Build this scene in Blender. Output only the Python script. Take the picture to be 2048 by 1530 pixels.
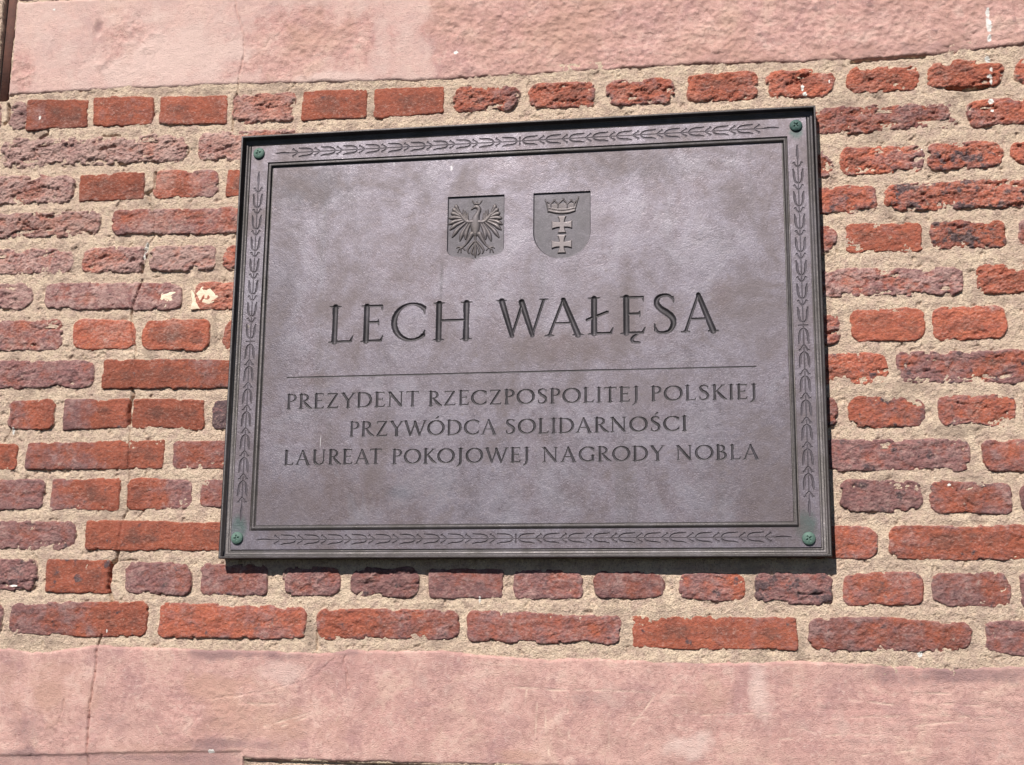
import bpy, math, random
import numpy as np
from mathutils import Matrix, Vector

for o in list(bpy.data.objects):
    bpy.data.objects.remove(o)
S = bpy.context.scene
COL = S.collection

# ------------------------------------------------------------------ camera
# The wall is the plane y = 0, x to the right, z up, the viewer at negative y.
R = np.array([[0.98694935, 0.16065152, 0.01104844],
              [0.02331631, -0.21045516, 0.97732542],
              [0.15933402, -0.96431308, -0.21145438]])      # world -> camera
LIP = -0.033                                                 # front lip of the plaque
CAM = np.array([0.40211854, -2.48083254 + LIP, -0.64072057])
FPX = 2775.0                                                 # focal length, photo pixels (2048 wide)
cam = bpy.data.cameras.new('camera')
cam.sensor_width = 36.0
cam.lens = FPX / 2048 * 36.0
cam.clip_end = 200
cam.clip_start = 0.05
co = bpy.data.objects.new('camera', cam)
m = Matrix([list(R.T[i]) + [CAM[i]] for i in range(3)] + [[0, 0, 0, 1]])
co.matrix_world = m
COL.objects.link(co)
S.camera = co

# ------------------------------------------------------------------ light
TO_SUN = Vector((-0.27, -1.0, 0.93)).normalized()
SUN_EL = math.asin(TO_SUN.z)
SUN_ROT = math.atan2(TO_SUN.x, TO_SUN.y)
w = bpy.data.worlds.new('World')
S.world = w
w.use_nodes = True
nt = w.node_tree
bg = nt.nodes['Background']
sky = nt.nodes.new('ShaderNodeTexSky')
sky.sky_type = 'NISHITA'
sky.sun_disc = False
sky.sun_elevation = SUN_EL
sky.sun_rotation = SUN_ROT
sky.air_density = 0.5
sky.dust_density = 0.1
nt.links.new(sky.outputs[0], bg.inputs[0])
bg.inputs[1].default_value = 0.05
sl = bpy.data.lights.new('sun', 'SUN')
sl.energy = 5.0
sl.angle = math.radians(0.5)
sl.color = (1.0, 0.955, 0.89)
so = bpy.data.objects.new('sun', sl)
so.rotation_euler = TO_SUN.to_track_quat('Z', 'Y').to_euler()
so.location = (-2, -6, 6)
COL.objects.link(so)
S.view_settings.view_transform = 'Standard'
S.view_settings.look = 'None'
S.view_settings.exposure = 0.38
S.view_settings.gamma = 1.0


# ------------------------------------------------------------------ survey helpers
def at(px, py, y=0.0):
    """wall coordinates (x, z) of a feature measured in the photograph, on the plane Y = y"""
    d = np.array([(px - 1024) / FPX, (765 - py) / FPX, -1.0]) @ R
    t = (y - CAM[1]) / d[1]
    p = CAM + t * d
    return p[0], p[2]


def ats(pts, y=0.0):
    return [at(a, b, y) for a, b in pts]


# ------------------------------------------------------------------ noise
def _hash(ix, iy, seed):
    h = (ix.astype(np.int64) * 374761393 + iy.astype(np.int64) * 668265263 + seed * 1274126177) & 0xFFFFFFFF
    h = ((h ^ (h >> 13)) * 1274126177) & 0xFFFFFFFF
    h = h ^ (h >> 16)
    return (h & 0xFFFF) / 65535.0 * 2 * np.pi


def perlin(x, y, seed=0):
    x0 = np.floor(x); y0 = np.floor(y)
    fx = x - x0; fy = y - y0
    u = fx * fx * fx * (fx * (fx * 6 - 15) + 10)
    v = fy * fy * fy * (fy * (fy * 6 - 15) + 10)

    def g(i, j):
        a = _hash(x0 + i, y0 + j, seed)
        return np.cos(a) * (fx - i) + np.sin(a) * (fy - j)
    a = g(0, 0) * (1 - u) + g(1, 0) * u
    b = g(0, 1) * (1 - u) + g(1, 1) * u
    return (a * (1 - v) + b * v) * 1.5


def fbm(x, y, lam, octv=4, seed=0, gain=0.5):
    """noise about -1..1, largest feature lam metres"""
    r = np.zeros_like(x); amp = 1.0; tot = 0
    for k in range(octv):
        f = 2 ** k / lam
        r += amp * perlin(x * f + 17.3 * k, y * f - 9.1 * k, seed + 31 * k)
        tot += amp; amp *= gain
    return r / tot * 1.35


def ridged(x, y, lam, octv=3, seed=0):
    r = np.zeros_like(x); amp = 1.0; tot = 0
    for k in range(octv):
        f = 2 ** k / lam
        r += amp * (1 - 2.2 * np.abs(perlin(x * f, y * f, seed + 13 * k)))
        tot += amp; amp *= 0.5
    return r / tot


def facets(x, y, lam, seed=0):
    """broken stone: every cell a plane of its own height and tilt, about -1..1"""
    x = x / lam; y = y / lam
    x0 = np.floor(x); y0 = np.floor(y)
    best = np.full(x.shape, 9.0); out = np.zeros_like(x)
    for i in (-1, 0, 1):
        for j in (-1, 0, 1):
            a = _hash(x0 + i, y0 + j, seed); b = _hash(x0 + i, y0 + j, seed + 101); c = _hash(x0 + i, y0 + j, seed + 202)
            dx = x - (x0 + i + a / 6.2832); dy = y - (y0 + j + b / 6.2832)
            d = dx * dx + dy * dy
            hgt = (c / 6.2832 - .5) * 1.1 + dx * np.cos(c * 3) * .9 + dy * np.sin(c * 3) * .9
            out = np.where(d < best, hgt, out); best = np.minimum(best, d)
    return out


def sstep(a, b, x):
    t = np.clip((x - a) / (b - a), 0, 1)
    return t * t * (3 - 2 * t)


def seg_dist(x, z, a, b):
    ax, az = a; bx, bz = b
    dx, dz = bx - ax, bz - az
    t = np.clip(((x - ax) * dx + (z - az) * dz) / (dx * dx + dz * dz + 1e-12), 0, 1)
    return np.hypot(x - ax - t * dx, z - az - t * dz), t


# ------------------------------------------------------------------ mesh helpers
def mesh_obj(name, verts, faces, mats, parent=None, smooth=True, attrs=None, origin=None, matidx=None):
    me = bpy.data.meshes.new(name)
    verts = np.asarray(verts, dtype=np.float64)
    if origin is None:
        origin = np.array([0.0, 0.0, 0.0])
    else:
        origin = np.asarray(origin, float)
    v = verts - origin
    faces = np.asarray(faces, dtype=np.int32)
    n = len(faces)
    me.vertices.add(len(v))
    me.vertices.foreach_set('co', v.astype(np.float32).ravel())
    k = faces.shape[1]
    me.loops.add(n * k)
    me.loops.foreach_set('vertex_index', faces.ravel())
    me.polygons.add(n)
    me.polygons.foreach_set('loop_start', np.arange(0, n * k, k, dtype=np.int32))
    if smooth is not False:
        sm = np.ones(n, dtype=bool) if smooth is True else np.asarray(smooth, bool)
        me.polygons.foreach_set('use_smooth', sm)
    for mt in (mats if isinstance(mats, (list, tuple)) else [mats]):
        me.materials.append(mt)
    if matidx is not None:
        me.polygons.foreach_set('material_index', np.asarray(matidx, np.int32))
    me.update(calc_edges=True)
    for kname, arr in (attrs or {}).items():
        at_ = me.attributes.new(kname, 'FLOAT', 'POINT')
        at_.data.foreach_set('value', np.asarray(arr, dtype=np.float32))
    me.validate()
    o = bpy.data.objects.new(name, me)
    COL.objects.link(o)
    o.location = Vector(origin)
    if parent is not None:
        o.parent = parent
        o.location = Vector(origin) - parent.location if parent.parent is None else \
            Vector(origin) - parent.location - parent.parent.location
    return o


def compact(verts, faces, attrs):
    used = np.zeros(len(verts), bool)
    used[faces.ravel()] = True
    idx = np.cumsum(used) - 1
    return verts[used], idx[faces], {k: a[used] for k, a in attrs.items()}


def grid_faces(nx, nz):
    i, j = np.meshgrid(np.arange(nx - 1), np.arange(nz - 1), indexing='ij')
    a = (i * nz + j).ravel()
    return np.stack([a, a + nz, a + nz + 1, a + 1], 1)      # faces -y


def thing(name, label, cat, loc):
    e = bpy.data.objects.new(name, None)
    e.location = loc
    e.empty_display_size = 0.1
    e['label'] = label
    e['category'] = cat
    COL.objects.link(e)
    return e


# ------------------------------------------------------------------ materials
class M:
    def __init__(self, name):
        self.m = bpy.data.materials.new(name)
        self.m.use_nodes = True
        self.t = self.m.node_tree
        self.b = self.t.nodes['Principled BSDF']
        self.pos = self.t.nodes.new('ShaderNodeNewGeometry').outputs['Position']

    def link(self, a, b):
        self.t.links.new(a, b)

    def attr(self, name):
        n = self.t.nodes.new('ShaderNodeAttribute')
        n.attribute_name = name
        return n.outputs['Fac']

    def scaled(self, s):
        n = self.t.nodes.new('ShaderNodeVectorMath'); n.operation = 'MULTIPLY'
        self.link(self.pos, n.inputs[0]); n.inputs[1].default_value = s
        return n.outputs[0]

    def noise(self, scale, detail=4, rough=0.55, stretch=None, dist=0.0):
        n = self.t.nodes.new('ShaderNodeTexNoise')
        n.inputs['Scale'].default_value = scale
        n.inputs['Detail'].default_value = detail
        n.inputs['Roughness'].default_value = rough
        n.inputs['Distortion'].default_value = dist
        self.link(self.scaled(stretch) if stretch else self.pos, n.inputs['Vector'])
        return n.outputs['Fac']

    def voronoi(self, scale, feature='F1'):
        n = self.t.nodes.new('ShaderNodeTexVoronoi')
        n.feature = feature
        n.inputs['Scale'].default_value = scale
        self.link(self.pos, n.inputs['Vector'])
        return n.outputs['Distance']

    def math(self, op, a, b=None, clamp=False):
        n = self.t.nodes.new('ShaderNodeMath'); n.operation = op; n.use_clamp = clamp
        for i, v in enumerate((a, b)):
            if v is None:
                continue
            if isinstance(v, (int, float)):
                n.inputs[i].default_value = v
            else:
                self.link(v, n.inputs[i])
        return n.outputs[0]

    def rng(self, v, a, b, c=0.0, d=1.0):
        n = self.t.nodes.new('ShaderNodeMapRange')
        n.interpolation_type = 'SMOOTHSTEP' if False else 'LINEAR'
        n.clamp = True
        self.link(v, n.inputs['Value'])
        for k, x in zip(('From Min', 'From Max', 'To Min', 'To Max'), (a, b, c, d)):
            n.inputs[k].default_value = x
        return n.outputs[0]

    def mix(self, f, a, b, mode='MIX'):
        n = self.t.nodes.new('ShaderNodeMix'); n.data_type = 'RGBA'; n.blend_type = mode
        if isinstance(f, (int, float)):
            n.inputs[0].default_value = f
        else:
            self.link(f, n.inputs[0])
        for i, v in ((6, a), (7, b)):
            if isinstance(v, tuple):
                n.inputs[i].default_value = v + (1.0,) if len(v) == 3 else v
            else:
                self.link(v, n.inputs[i])
        return n.outputs[2]

    def bump(self, h, dist, strength=1.0, normal=None):
        n = self.t.nodes.new('ShaderNodeBump')
        n.inputs['Strength'].default_value = strength
        n.inputs['Distance'].default_value = dist
        self.link(h, n.inputs['Height'])
        if normal is not None:
            self.link(normal, n.inputs['Normal'])
        return n.outputs[0]

    def out(self, color, rough=0.9, normal=None, metallic=0.0, spec=0.3):
        for k, v in (('Base Color', color), ('Roughness', rough), ('Metallic', metallic), ('Specular IOR Level', spec)):
            if isinstance(v, (int, float)):
                self.b.inputs[k].default_value = v
            elif isinstance(v, tuple):
                self.b.inputs[k].default_value = v + (1.0,)
            else:
                self.link(v, self.b.inputs[k])
        if normal is not None:
            self.link(normal, self.b.inputs['Normal'])
        return self.m


def mat_brick():
    a = M('brick_clay')
    n1 = a.noise(22, 5, 0.6)
    n2 = a.noise(90, 5, 0.65)
    n3 = a.noise(420, 4, 0.7)
    n4 = a.noise(38, 5, 0.7, (1.0, 1.0, 2.2))
    n5 = a.noise(170, 4, 0.7, (1.0, 1.0, 1.8))
    orange = a.mix(a.rng(n1, 0.35, 0.65), (0.335, 0.092, 0.052), (0.235, 0.070, 0.046))
    fresh = a.mix(a.rng(n4, 0.35, 0.62), (0.50, 0.150, 0.085), (0.38, 0.105, 0.068))
    orange = a.mix(a.attr('fresh'), orange, fresh)
    purple = a.mix(a.rng(n4, 0.36, 0.64), (0.265, 0.118, 0.112), (0.160, 0.084, 0.087))
    pale = a.mix(a.rng(n2, 0.40, 0.62), purple, (0.46, 0.290, 0.262))
    purple = a.mix(a.attr('pale'), purple, pale)
    p = a.math('ADD', a.attr('patina'), a.math('MULTIPLY', a.math('SUBTRACT', n2, 0.5), 0.9))
    c = a.mix(a.rng(p, 0.28, 0.78), orange, purple)
    k = a.math('ADD', a.attr('core'), a.math('MULTIPLY', a.math('SUBTRACT', n2, 0.5), 0.8))
    c = a.mix(a.math('MULTIPLY', a.rng(k, 0.40, 0.80), 0.75), c, (0.150, 0.068, 0.054))
    d = a.math('ADD', a.attr('dark'), a.math('MULTIPLY', a.math('SUBTRACT', n2, 0.5), 0.9))
    c = a.mix(a.rng(d, 0.50, 0.64), c, (0.095, 0.062, 0.068))
    # scattered light grit and dark pits
    c = a.mix(a.math('MULTIPLY', a.rng(n3, 0.60, 0.72), 0.40), c, (0.52, 0.36, 0.30))
    c = a.mix(a.math('MULTIPLY', a.rng(n3, 0.40, 0.28), 0.55), c, (0.10, 0.035, 0.03))
    c = a.mix(a.math('MULTIPLY', a.rng(n5, 0.54, 0.66), 0.40), c, (0.50, 0.30, 0.25))
    c = a.mix(a.math('MULTIPLY', a.rng(n5, 0.46, 0.34), 0.55), c, (0.115, 0.060, 0.056))
    u = a.math('ADD', a.attr('dust'), a.math('MULTIPLY', a.math('SUBTRACT', n5, 0.5), 1.1))
    c = a.mix(a.math('MULTIPLY', a.rng(u, 0.25, 0.90), 0.72), c, (0.50, 0.345, 0.300))
    # mortar smeared on the arrises
    s = a.math('ADD', a.attr('smear'), a.math('MULTIPLY', a.math('SUBTRACT', n2, 0.5), 1.4))
    c = a.mix(a.rng(s, 0.42, 0.80), c, (0.56, 0.425, 0.33))
    wv = a.math('ADD', a.attr('white'), a.math('MULTIPLY', a.math('SUBTRACT', n2, 0.5), 1.2))
    c = a.mix(a.rng(wv, 0.55, 0.68), c, (0.80, 0.77, 0.72))
    hsv = a.t.nodes.new('ShaderNodeHueSaturation')
    a.link(c, hsv.inputs['Color'])
    a.link(a.rng(a.attr('tone'), 0, 1, 0.72, 1.25), hsv.inputs['Value'])
    vo = a.math('MULTIPLY', a.voronoi(210), a.attr('grit'))
    nb = a.bump(vo, 0.0045, 0.55)
    nb = a.bump(n3, 0.0030, 0.8, nb)
    nb = a.bump(n2, 0.0060, 0.6, nb)
    return a.out(hsv.outputs[0], 0.88, nb, spec=0.25)


def mat_mortar():
    a = M('lime_mortar')
    n0 = a.noise(9, 4, 0.6)
    n1 = a.noise(45, 5, 0.65)
    n2 = a.noise(330, 5, 0.75)
    v = a.voronoi(420)
    c = a.mix(a.rng(n0, 0.38, 0.64), (0.79, 0.615, 0.460), (0.69, 0.520, 0.395))
    c = a.mix(a.rng(n1, 0.42, 0.64), c, (0.57, 0.405, 0.33))
    c = a.mix(a.math('MULTIPLY', a.rng(n2, 0.47, 0.34), 0.80), c, (0.27, 0.185, 0.135))
    c = a.mix(a.math('MULTIPLY', a.rng(n2, 0.55, 0.68), 0.60), c, (0.88, 0.78, 0.64))
    g = a.math('ADD', a.attr('grime'), a.math('MULTIPLY', a.math('SUBTRACT', n1, 0.5), 1.0))
    c = a.mix(a.math('MULTIPLY', a.rng(g, 0.38, 0.90), 0.75), c, (0.37, 0.275, 0.215))
    wv = a.math('ADD', a.attr('white'), a.math('MULTIPLY', a.math('SUBTRACT', n1, 0.5), 1.2))
    c = a.mix(a.rng(wv, 0.55, 0.68), c, (0.80, 0.77, 0.72))
    nb = a.bump(n2, 0.0048, 0.95)
    nb = a.bump(v, 0.0020, 0.7, nb)
    return a.out(c, 0.95, nb, spec=0.15)


def mat_plaster():
    a = M('pink_plaster')
    n0 = a.noise(5.5, 5, 0.6, dist=0.6)
    n1 = a.noise(20, 6, 0.62, dist=0.4)
    n2 = a.noise(120, 5, 0.65)
    n3 = a.noise(480, 4, 0.7)
    c = a.mix(a.rng(n0, 0.36, 0.64), (0.64, 0.395, 0.345), (0.565, 0.315, 0.285))
    c = a.mix(a.rng(n1, 0.42, 0.68), c, (0.485, 0.295, 0.262))
    c = a.mix(a.math('MULTIPLY', a.rng(n1, 0.45, 0.30), 0.7), c, (0.67, 0.475, 0.41))
    nm = a.noise(11, 6, 0.68, dist=0.8)
    c = a.mix(a.math('MULTIPLY', a.rng(nm, 0.52, 0.64), 0.75), c, (0.43, 0.245, 0.235))
    c = a.mix(a.math('MULTIPLY', a.rng(nm, 0.46, 0.35), 0.6), c, (0.66, 0.45, 0.37))
    c = a.mix(a.math('MULTIPLY', a.rng(n2, 0.47, 0.36), 0.50), c, (0.36, 0.20, 0.18))
    c = a.mix(a.math('MULTIPLY', a.rng(n2, 0.55, 0.66), 0.35), c, (0.74, 0.54, 0.47))
    p = a.math('ADD', a.attr('pale'), a.math('MULTIPLY', a.math('SUBTRACT', n1, 0.5), 0.8))
    c = a.mix(a.math('MULTIPLY', a.rng(p, 0.35, 0.8), 0.75), c, (0.73, 0.545, 0.49))
    g = a.math('ADD', a.attr('grime'), a.math('MULTIPLY', a.math('SUBTRACT', n2, 0.5), 1.0))
    c = a.mix(a.math('MULTIPLY', a.rng(g, 0.35, 0.95), 0.8), c, (0.27, 0.165, 0.165))
    o = a.math('ADD', a.attr('ochre'), a.math('MULTIPLY', a.math('SUBTRACT', n1, 0.5), 1.0))
    c = a.mix(a.math('MULTIPLY', a.rng(o, 0.4, 0.9), 0.62), c, (0.51, 0.30, 0.235))
    c = a.mix(a.math('MULTIPLY', a.rng(n3, 0.44, 0.32), 0.45), c, (0.30, 0.16, 0.14))
    c = a.mix(a.math('MULTIPLY', a.rng(n3, 0.60, 0.74), 0.35), c, (0.80, 0.60, 0.53))
    wv = a.math('ADD', a.attr('white'), a.math('MULTIPLY', a.math('SUBTRACT', n2, 0.5), 1.2))
    c = a.mix(a.rng(wv, 0.55, 0.68), c, (0.80, 0.76, 0.72))
    c = a.mix(a.math('MULTIPLY', a.attr('scratch'), 0.7), c, (0.80, 0.62, 0.50))
    nb = a.bump(n3, 0.0026, 0.75)
    nb = a.bump(n2, 0.0045, 0.4, nb)
    return a.out(c, 0.9, nb, spec=0.25)


def mat_bronze(name='bronze_patina', k=1.0, tint=None, rough=0.5, bumpy=1.0, stains=(), metal=0.45, marks=()):
    a = M(name)
    n0 = a.noise(4.2, 4, 0.55, dist=0.5)
    n1 = a.noise(26, 6, 0.66, (1.0, 1.0, 0.8), 0.4)
    n2 = a.noise(95, 5, 0.7)
    n3 = a.noise(460, 4, 0.7)
    st = a.noise(30, 3, 0.5, (1.0, 1.0, 0.06))
    c = a.mix(a.rng(n0, 0.36, 0.64), (0.208, 0.165, 0.173), (0.190, 0.165, 0.184))
    c = a.mix(a.rng(n1, 0.36, 0.70), c, (0.285, 0.258, 0.292))
    c = a.mix(a.math('MULTIPLY', a.rng(n1, 0.48, 0.26), 0.35), c, (0.165, 0.145, 0.150))
    c = a.mix(a.math('MULTIPLY', a.rng(st, 0.58, 0.72), 0.35), c, (0.165, 0.155, 0.160))
    c = a.mix(a.math('MULTIPLY', a.rng(n2, 0.56, 0.70), 0.55), c, (0.32, 0.28, 0.30))
    c = a.mix(a.math('MULTIPLY', a.rng(n2, 0.42, 0.30), 0.5), c, (0.165, 0.125, 0.122))
    c = a.mix(a.math('MULTIPLY', a.rng(n3, 0.54, 0.66), 0.7), c, (0.46, 0.42, 0.45))
    c = a.mix(a.math('MULTIPLY', a.rng(n3, 0.44, 0.32), 0.45), c, (0.11, 0.09, 0.095))
    for (px_, py_, rw_, rh_, col_, st_) in marks:
        mx_, mz_ = at(px_, py_, LIP + .0192)
        d3 = a.t.nodes.new('ShaderNodeVectorMath'); d3.operation = 'DISTANCE'
        a.link(a.scaled((1000.0 / rw_, 1.0, 1000.0 / rh_)), d3.inputs[0])
        d3.inputs[1].default_value = (mx_ * 1000.0 / rw_, LIP + .0192, mz_ * 1000.0 / rh_)
        q_ = a.math('ADD', a.rng(d3.outputs['Value'], 0.3, 1.3, 1.0, 0.0), a.math('MULTIPLY', a.math('SUBTRACT', n2, 0.5), 1.2 if min(rw_, rh_) > 3 else .2))
        c = a.mix(a.math('MULTIPLY', a.rng(q_, 0.15, 0.9), st_), c, col_)
    for (sx_, sz_, sr_) in stains:
        dn_ = a.t.nodes.new('ShaderNodeVectorMath'); dn_.operation = 'DISTANCE'
        a.link(a.scaled((1.0, 1.0, 0.7)), dn_.inputs[0]); dn_.inputs[1].default_value = (sx_, LIP + .0145, sz_ * 0.7)
        q_ = a.math('ADD', a.rng(dn_.outputs['Value'], sr_ * .35, sr_, 1.0, 0.0), a.math('MULTIPLY', a.math('SUBTRACT', n2, 0.5), 0.9))
        c = a.mix(a.math('MULTIPLY', a.rng(q_, 0.25, 0.85), 0.80), c, (0.095, 0.160, 0.138))
    if tint:
        c = a.mix(a.rng(n1, 0.40, 0.66, tint[0], tint[0] * 0.78), c, tint[1])
    c = a.mix(1.0, c, (0.625, 0.605, 0.640), 'MULTIPLY')
    n6 = a.noise(7.5, 6, 0.68, dist=0.6)
    if not tint:
        c = a.mix(a.math('MULTIPLY', a.rng(n6, 0.49, 0.64), 0.70), c, (0.108, 0.084, 0.086))
        c = a.mix(a.math('MULTIPLY', a.rng(n6, 0.47, 0.33), 0.60), c, (0.225, 0.205, 0.232))
    if k != 1.0:
        c = a.mix(1.0, c, (k, k, k), 'MULTIPLY')
    nb = a.bump(n3, 0.0007 * bumpy, 0.7)
    nb = a.bump(n2, 0.0008 * bumpy, 0.5, nb)
    nb = a.bump(n1, 0.0020 * bumpy, 0.20, nb)
    r = a.math('ADD', a.rng(n2, 0.3, 0.7, rough - 0.10, rough + 0.08), a.rng(n6, 0.35, 0.65, -0.05, 0.10))
    
    return a.out(c, r, nb, metallic=metal, spec=0.5)


def mat_plain(name, c1, c2, scale=60, rough=0.8, bd=0.001, spec=0.3, metallic=0.0):
    a = M(name)
    n1 = a.noise(scale, 5, 0.65)
    n2 = a.noise(scale * 6, 4, 0.7)
    c = a.mix(a.rng(n1, 0.36, 0.64), c1, c2)
    c = a.mix(a.math('MULTIPLY', a.rng(n2, 0.58, 0.72), 0.3), c, tuple(min(1, x * 1.6) for x in c1))
    nb = a.bump(n2, bd, 0.7)
    return a.out(c, rough, nb, spec=spec, metallic=metallic)


BRICK = mat_brick()
MORTAR = mat_mortar()
PLASTER = mat_plaster()
DK, LT, BR = (0.085, 0.075, 0.078), (0.30, 0.275, 0.31), (0.150, 0.105, 0.090)
BRONZE = mat_bronze(marks=[(883, 562, 4, 46, DK, .55), (1106, 850, 9, 62, DK, .40), (641, 883, 1.0, 13, (.8, .78, .76), .9), (903, 336, 3, 6, (.75, .74, .72), .8),
                           (788, 327, 2, 5, (.7, .7, .68), .5), (620, 372, 110, 60, DK, .50), (1445, 590, 34, 40, BR, .5), (1110, 690, 130, 46, BR, .45), (1060, 430, 260, 120, LT, .35),
                           (1190, 600, 120, 60, LT, .30), (650, 1000, 240, 70, BR, .35), (1500, 980, 80, 90, BR, .35), (560, 600, 50, 260, DK, .3), (1300, 330, 180, 36, DK, .35),
                           (975, 575, 3, 30, LT, .4), (1512, 700, 60, 120, LT, .2), (640, 760, 40, 16, BR, .4), (800, 985, 30, 14, (.09, .10, .12), .5), (497, 655, 4, 5, (.40, .36, .25), .7)],
                    rough=0.44, stains=[at(1612, 1052, -.0185) + (0.028,), at(476, 1056, -.0185) + (0.024,), at(1592, 262, -.0185) + (0.018,)])
FRAME = mat_bronze('bronze_frame', 1.0, (0.88, (0.078, 0.070, 0.060)), 0.44, 0.9)  # tone darkened to put the self-shade of the inner slopes into the colour
GROOVE = mat_bronze('bronze_engraving', 1.0, (0.90, (0.054, 0.050, 0.050)), 0.5, 0.5)
SHIELD = mat_bronze('bronze_shield_ground', 1.0, (0.75, (0.118, 0.114, 0.118)), 0.5, 0.6)
RELIEF = mat_bronze('bronze_relief', 1.0, (0.75, (0.125, 0.108, 0.092)), 0.45, 0.4)
CROSS = mat_bronze('bronze_cross', 1.0, (0.8, (0.27, 0.235, 0.215)), 0.42, 0.3)
VERDIGRIS = mat_plain('verdigris', (0.070, 0.125, 0.102), (0.105, 0.175, 0.145), 120, 0.6, 0.0012, 0.4)
VERDIGRIS_DARK = mat_plain('dark_verdigris', (0.030, 0.062, 0.056), (0.060, 0.120, 0.105), 160, 0.55, 0.0012, 0.4)
CREAM = mat_plain('cream_paint', (0.78, 0.66, 0.50), (0.72, 0.56, 0.42), 70, 0.7, 0.0012)
DARK_BROWN = mat_plain('dark_brown', (0.115, 0.050, 0.038), (0.075, 0.036, 0.030), 40, 0.8, 0.003)
CORE = mat_plain('wall_core', (0.28, 0.16, 0.11), (0.22, 0.11, 0.08), 30, 0.95, 0.003)

# ------------------------------------------------------------------ survey of the wall
# each course: top line, bottom line, bricks (x0, x1, patina left, patina right, roughness, dark blotches, fresh)
C = []


def course(top, bot, *bricks):
    C.append((top, bot, bricks))


course([(-200, -68), (40, -76), (230, -84), (600, -100)], [(-200, 8), (40, 2), (230, -6), (600, -22)],
       (36, 228, .9, .9, .8, .5, 0))
course([(-150, 214), (55, 204), (190, 199), (322, 196), (466, 193), (607, 185), (732, 180), (886, 175), (1036, 172), (1190, 163),
        (1350, 153), (1513, 144), (1668, 139), (1837, 129), (2006, 119), (2200, 108)],
       [(-150, 268), (55, 260), (190, 252), (322, 249), (466, 247), (607, 241), (732, 235), (886, 225), (1036, 219), (1190, 213),
        (1350, 206), (1513, 199), (1668, 190), (1837, 180), (2006, 171), (2200, 161)],
       (-120, 2, .6, .6, .4, .2, 0), (20, 54, .95, .95, .7, .1, 0), (57, 174, .35, .1, .12, .25, 0), (190, 306, .25, .25, .15, .2, 0),
       (322, 453, .25, .1, .15, .2, .1), (468, 590, .5, .4, .8, 0, .3), (607, 732, .15, .1, .15, .25, .1),
       (751, 886, .1, .1, .12, .25, .1), (908, 1036, .3, .6, 1, .15, .8), (1060, 1190, .3, .4, .9, .15, .6),
       (1212, 1350, .4, .45, 1, .2, .7), (1376, 1513, .2, .25, .8, .15, .8), (1533, 1668, .2, .2, .9, .1, .8),
       (1693, 1838, .05, .05, .8, .1, .9), (1856, 2006, .1, 0, .9, .1, 1), (2030, 2180, .2, .2, .9, .3, .9))
course([(-150, 288), (7, 279), (200, 273), (378, 268), (480, 266), (1620, 217), (1915, 205), (2048, 197), (2200, 188)],
       [(-150, 346), (7, 337), (200, 329), (378, 321), (480, 320), (1620, 270), (1740, 266), (1915, 255), (2048, 248), (2200, 238)],
       (-150, -8, .8, .8, .8, .1, 0), (7, 375, .95, .65, 1.15, .1, .3), (397, 600, .6, .5, .9, .1, .3),
       (1560, 1915, .42, .6, .95, .2, .5), (1937, 2240, .4, .2, .9, .2, .8))
course([(-150, 360), (0, 352), (162, 353), (288, 345), (435, 341), (520, 340), (1640, 303), (1845, 292), (2005, 281), (2200, 268)],
       [(-150, 414), (0, 409), (147, 405), (288, 397), (435, 393), (520, 390), (1640, 352), (1845, 343), (2005, 332), (2200, 320)],
       (-160, 147, .9, .65, 1, .15, .2), (162, 288, .2, .15, .25, .25, .1), (312, 435, .1, .55, .45, .2, .3),
       (456, 600, .2, .3, .2, .2, .1), (1560, 1664, .6, .6, .9, .3, .4), (1682, 1845, .3, .55, .9, .35, .8),
       (1852, 2004, .4, .3, .9, .6, .8), (2022, 2200, .3, .3, .9, .35, .8))
course([(-150, 435), (0, 429), (200, 423), (330, 420), (520, 416), (1640, 377), (1750, 371), (1900, 364), (2048, 356), (2200, 349)],
       [(-150, 483), (0, 478), (200, 470), (330, 468), (520, 466), (1640, 426), (1750, 422), (1900, 423), (2048, 415), (2200, 408)],
       (-150, 200, .85, .5, 1, .15, .6), (227, 600, .6, .5, .5, .1, .3), (1560, 1750, .3, .5, .7, .5, .7),
       (1771, 2200, .35, .3, 1, .62, .9))
course([(-150, 507), (0, 501), (145, 498), (300, 494), (520, 492), (1650, 454), (1690, 451), (1842, 447), (2010, 441), (2200, 434)],
       [(-150, 552), (0, 548), (145, 546), (300, 543), (520, 540), (1650, 505), (1690, 505), (1842, 503), (2010, 496), (2200, 488)],
       (-150, 147, .85, .7, .8, .1, .5), (166, 290, .5, .8, .8, .1, .5), (302, 430, .85, .75, .8, .1, .9), (447, 600, .5, .5, .7, 0, .9),
       (1560, 1671, .5, .5, .6, .2, .3), (1692, 1842, .12, .1, .4, .2, .5), (1863, 2010, .45, .4, .8, .66, .8), (2036, 2200, .6, .6, .7, .2, .3))
course([(-150, 572), (0, 568), (200, 567), (365, 567), (520, 565), (1650, 538), (1925, 536), (1960, 529), (2200, 521)],
       [(-150, 620), (0, 618), (200, 618), (365, 618), (520, 615), (1650, 592), (1925, 588), (1960, 586), (2200, 582)],
       (-150, 65, .9, .85, .7, .2, .1), (93, 362, .78, .8, .4, .1, .5), (392, 600, .1, .1, .5, 0, 1),
       (1560, 1925, .7, .8, .75, .1, .5), (1953, 2200, .2, .15, .8, .2, .8))
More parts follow.
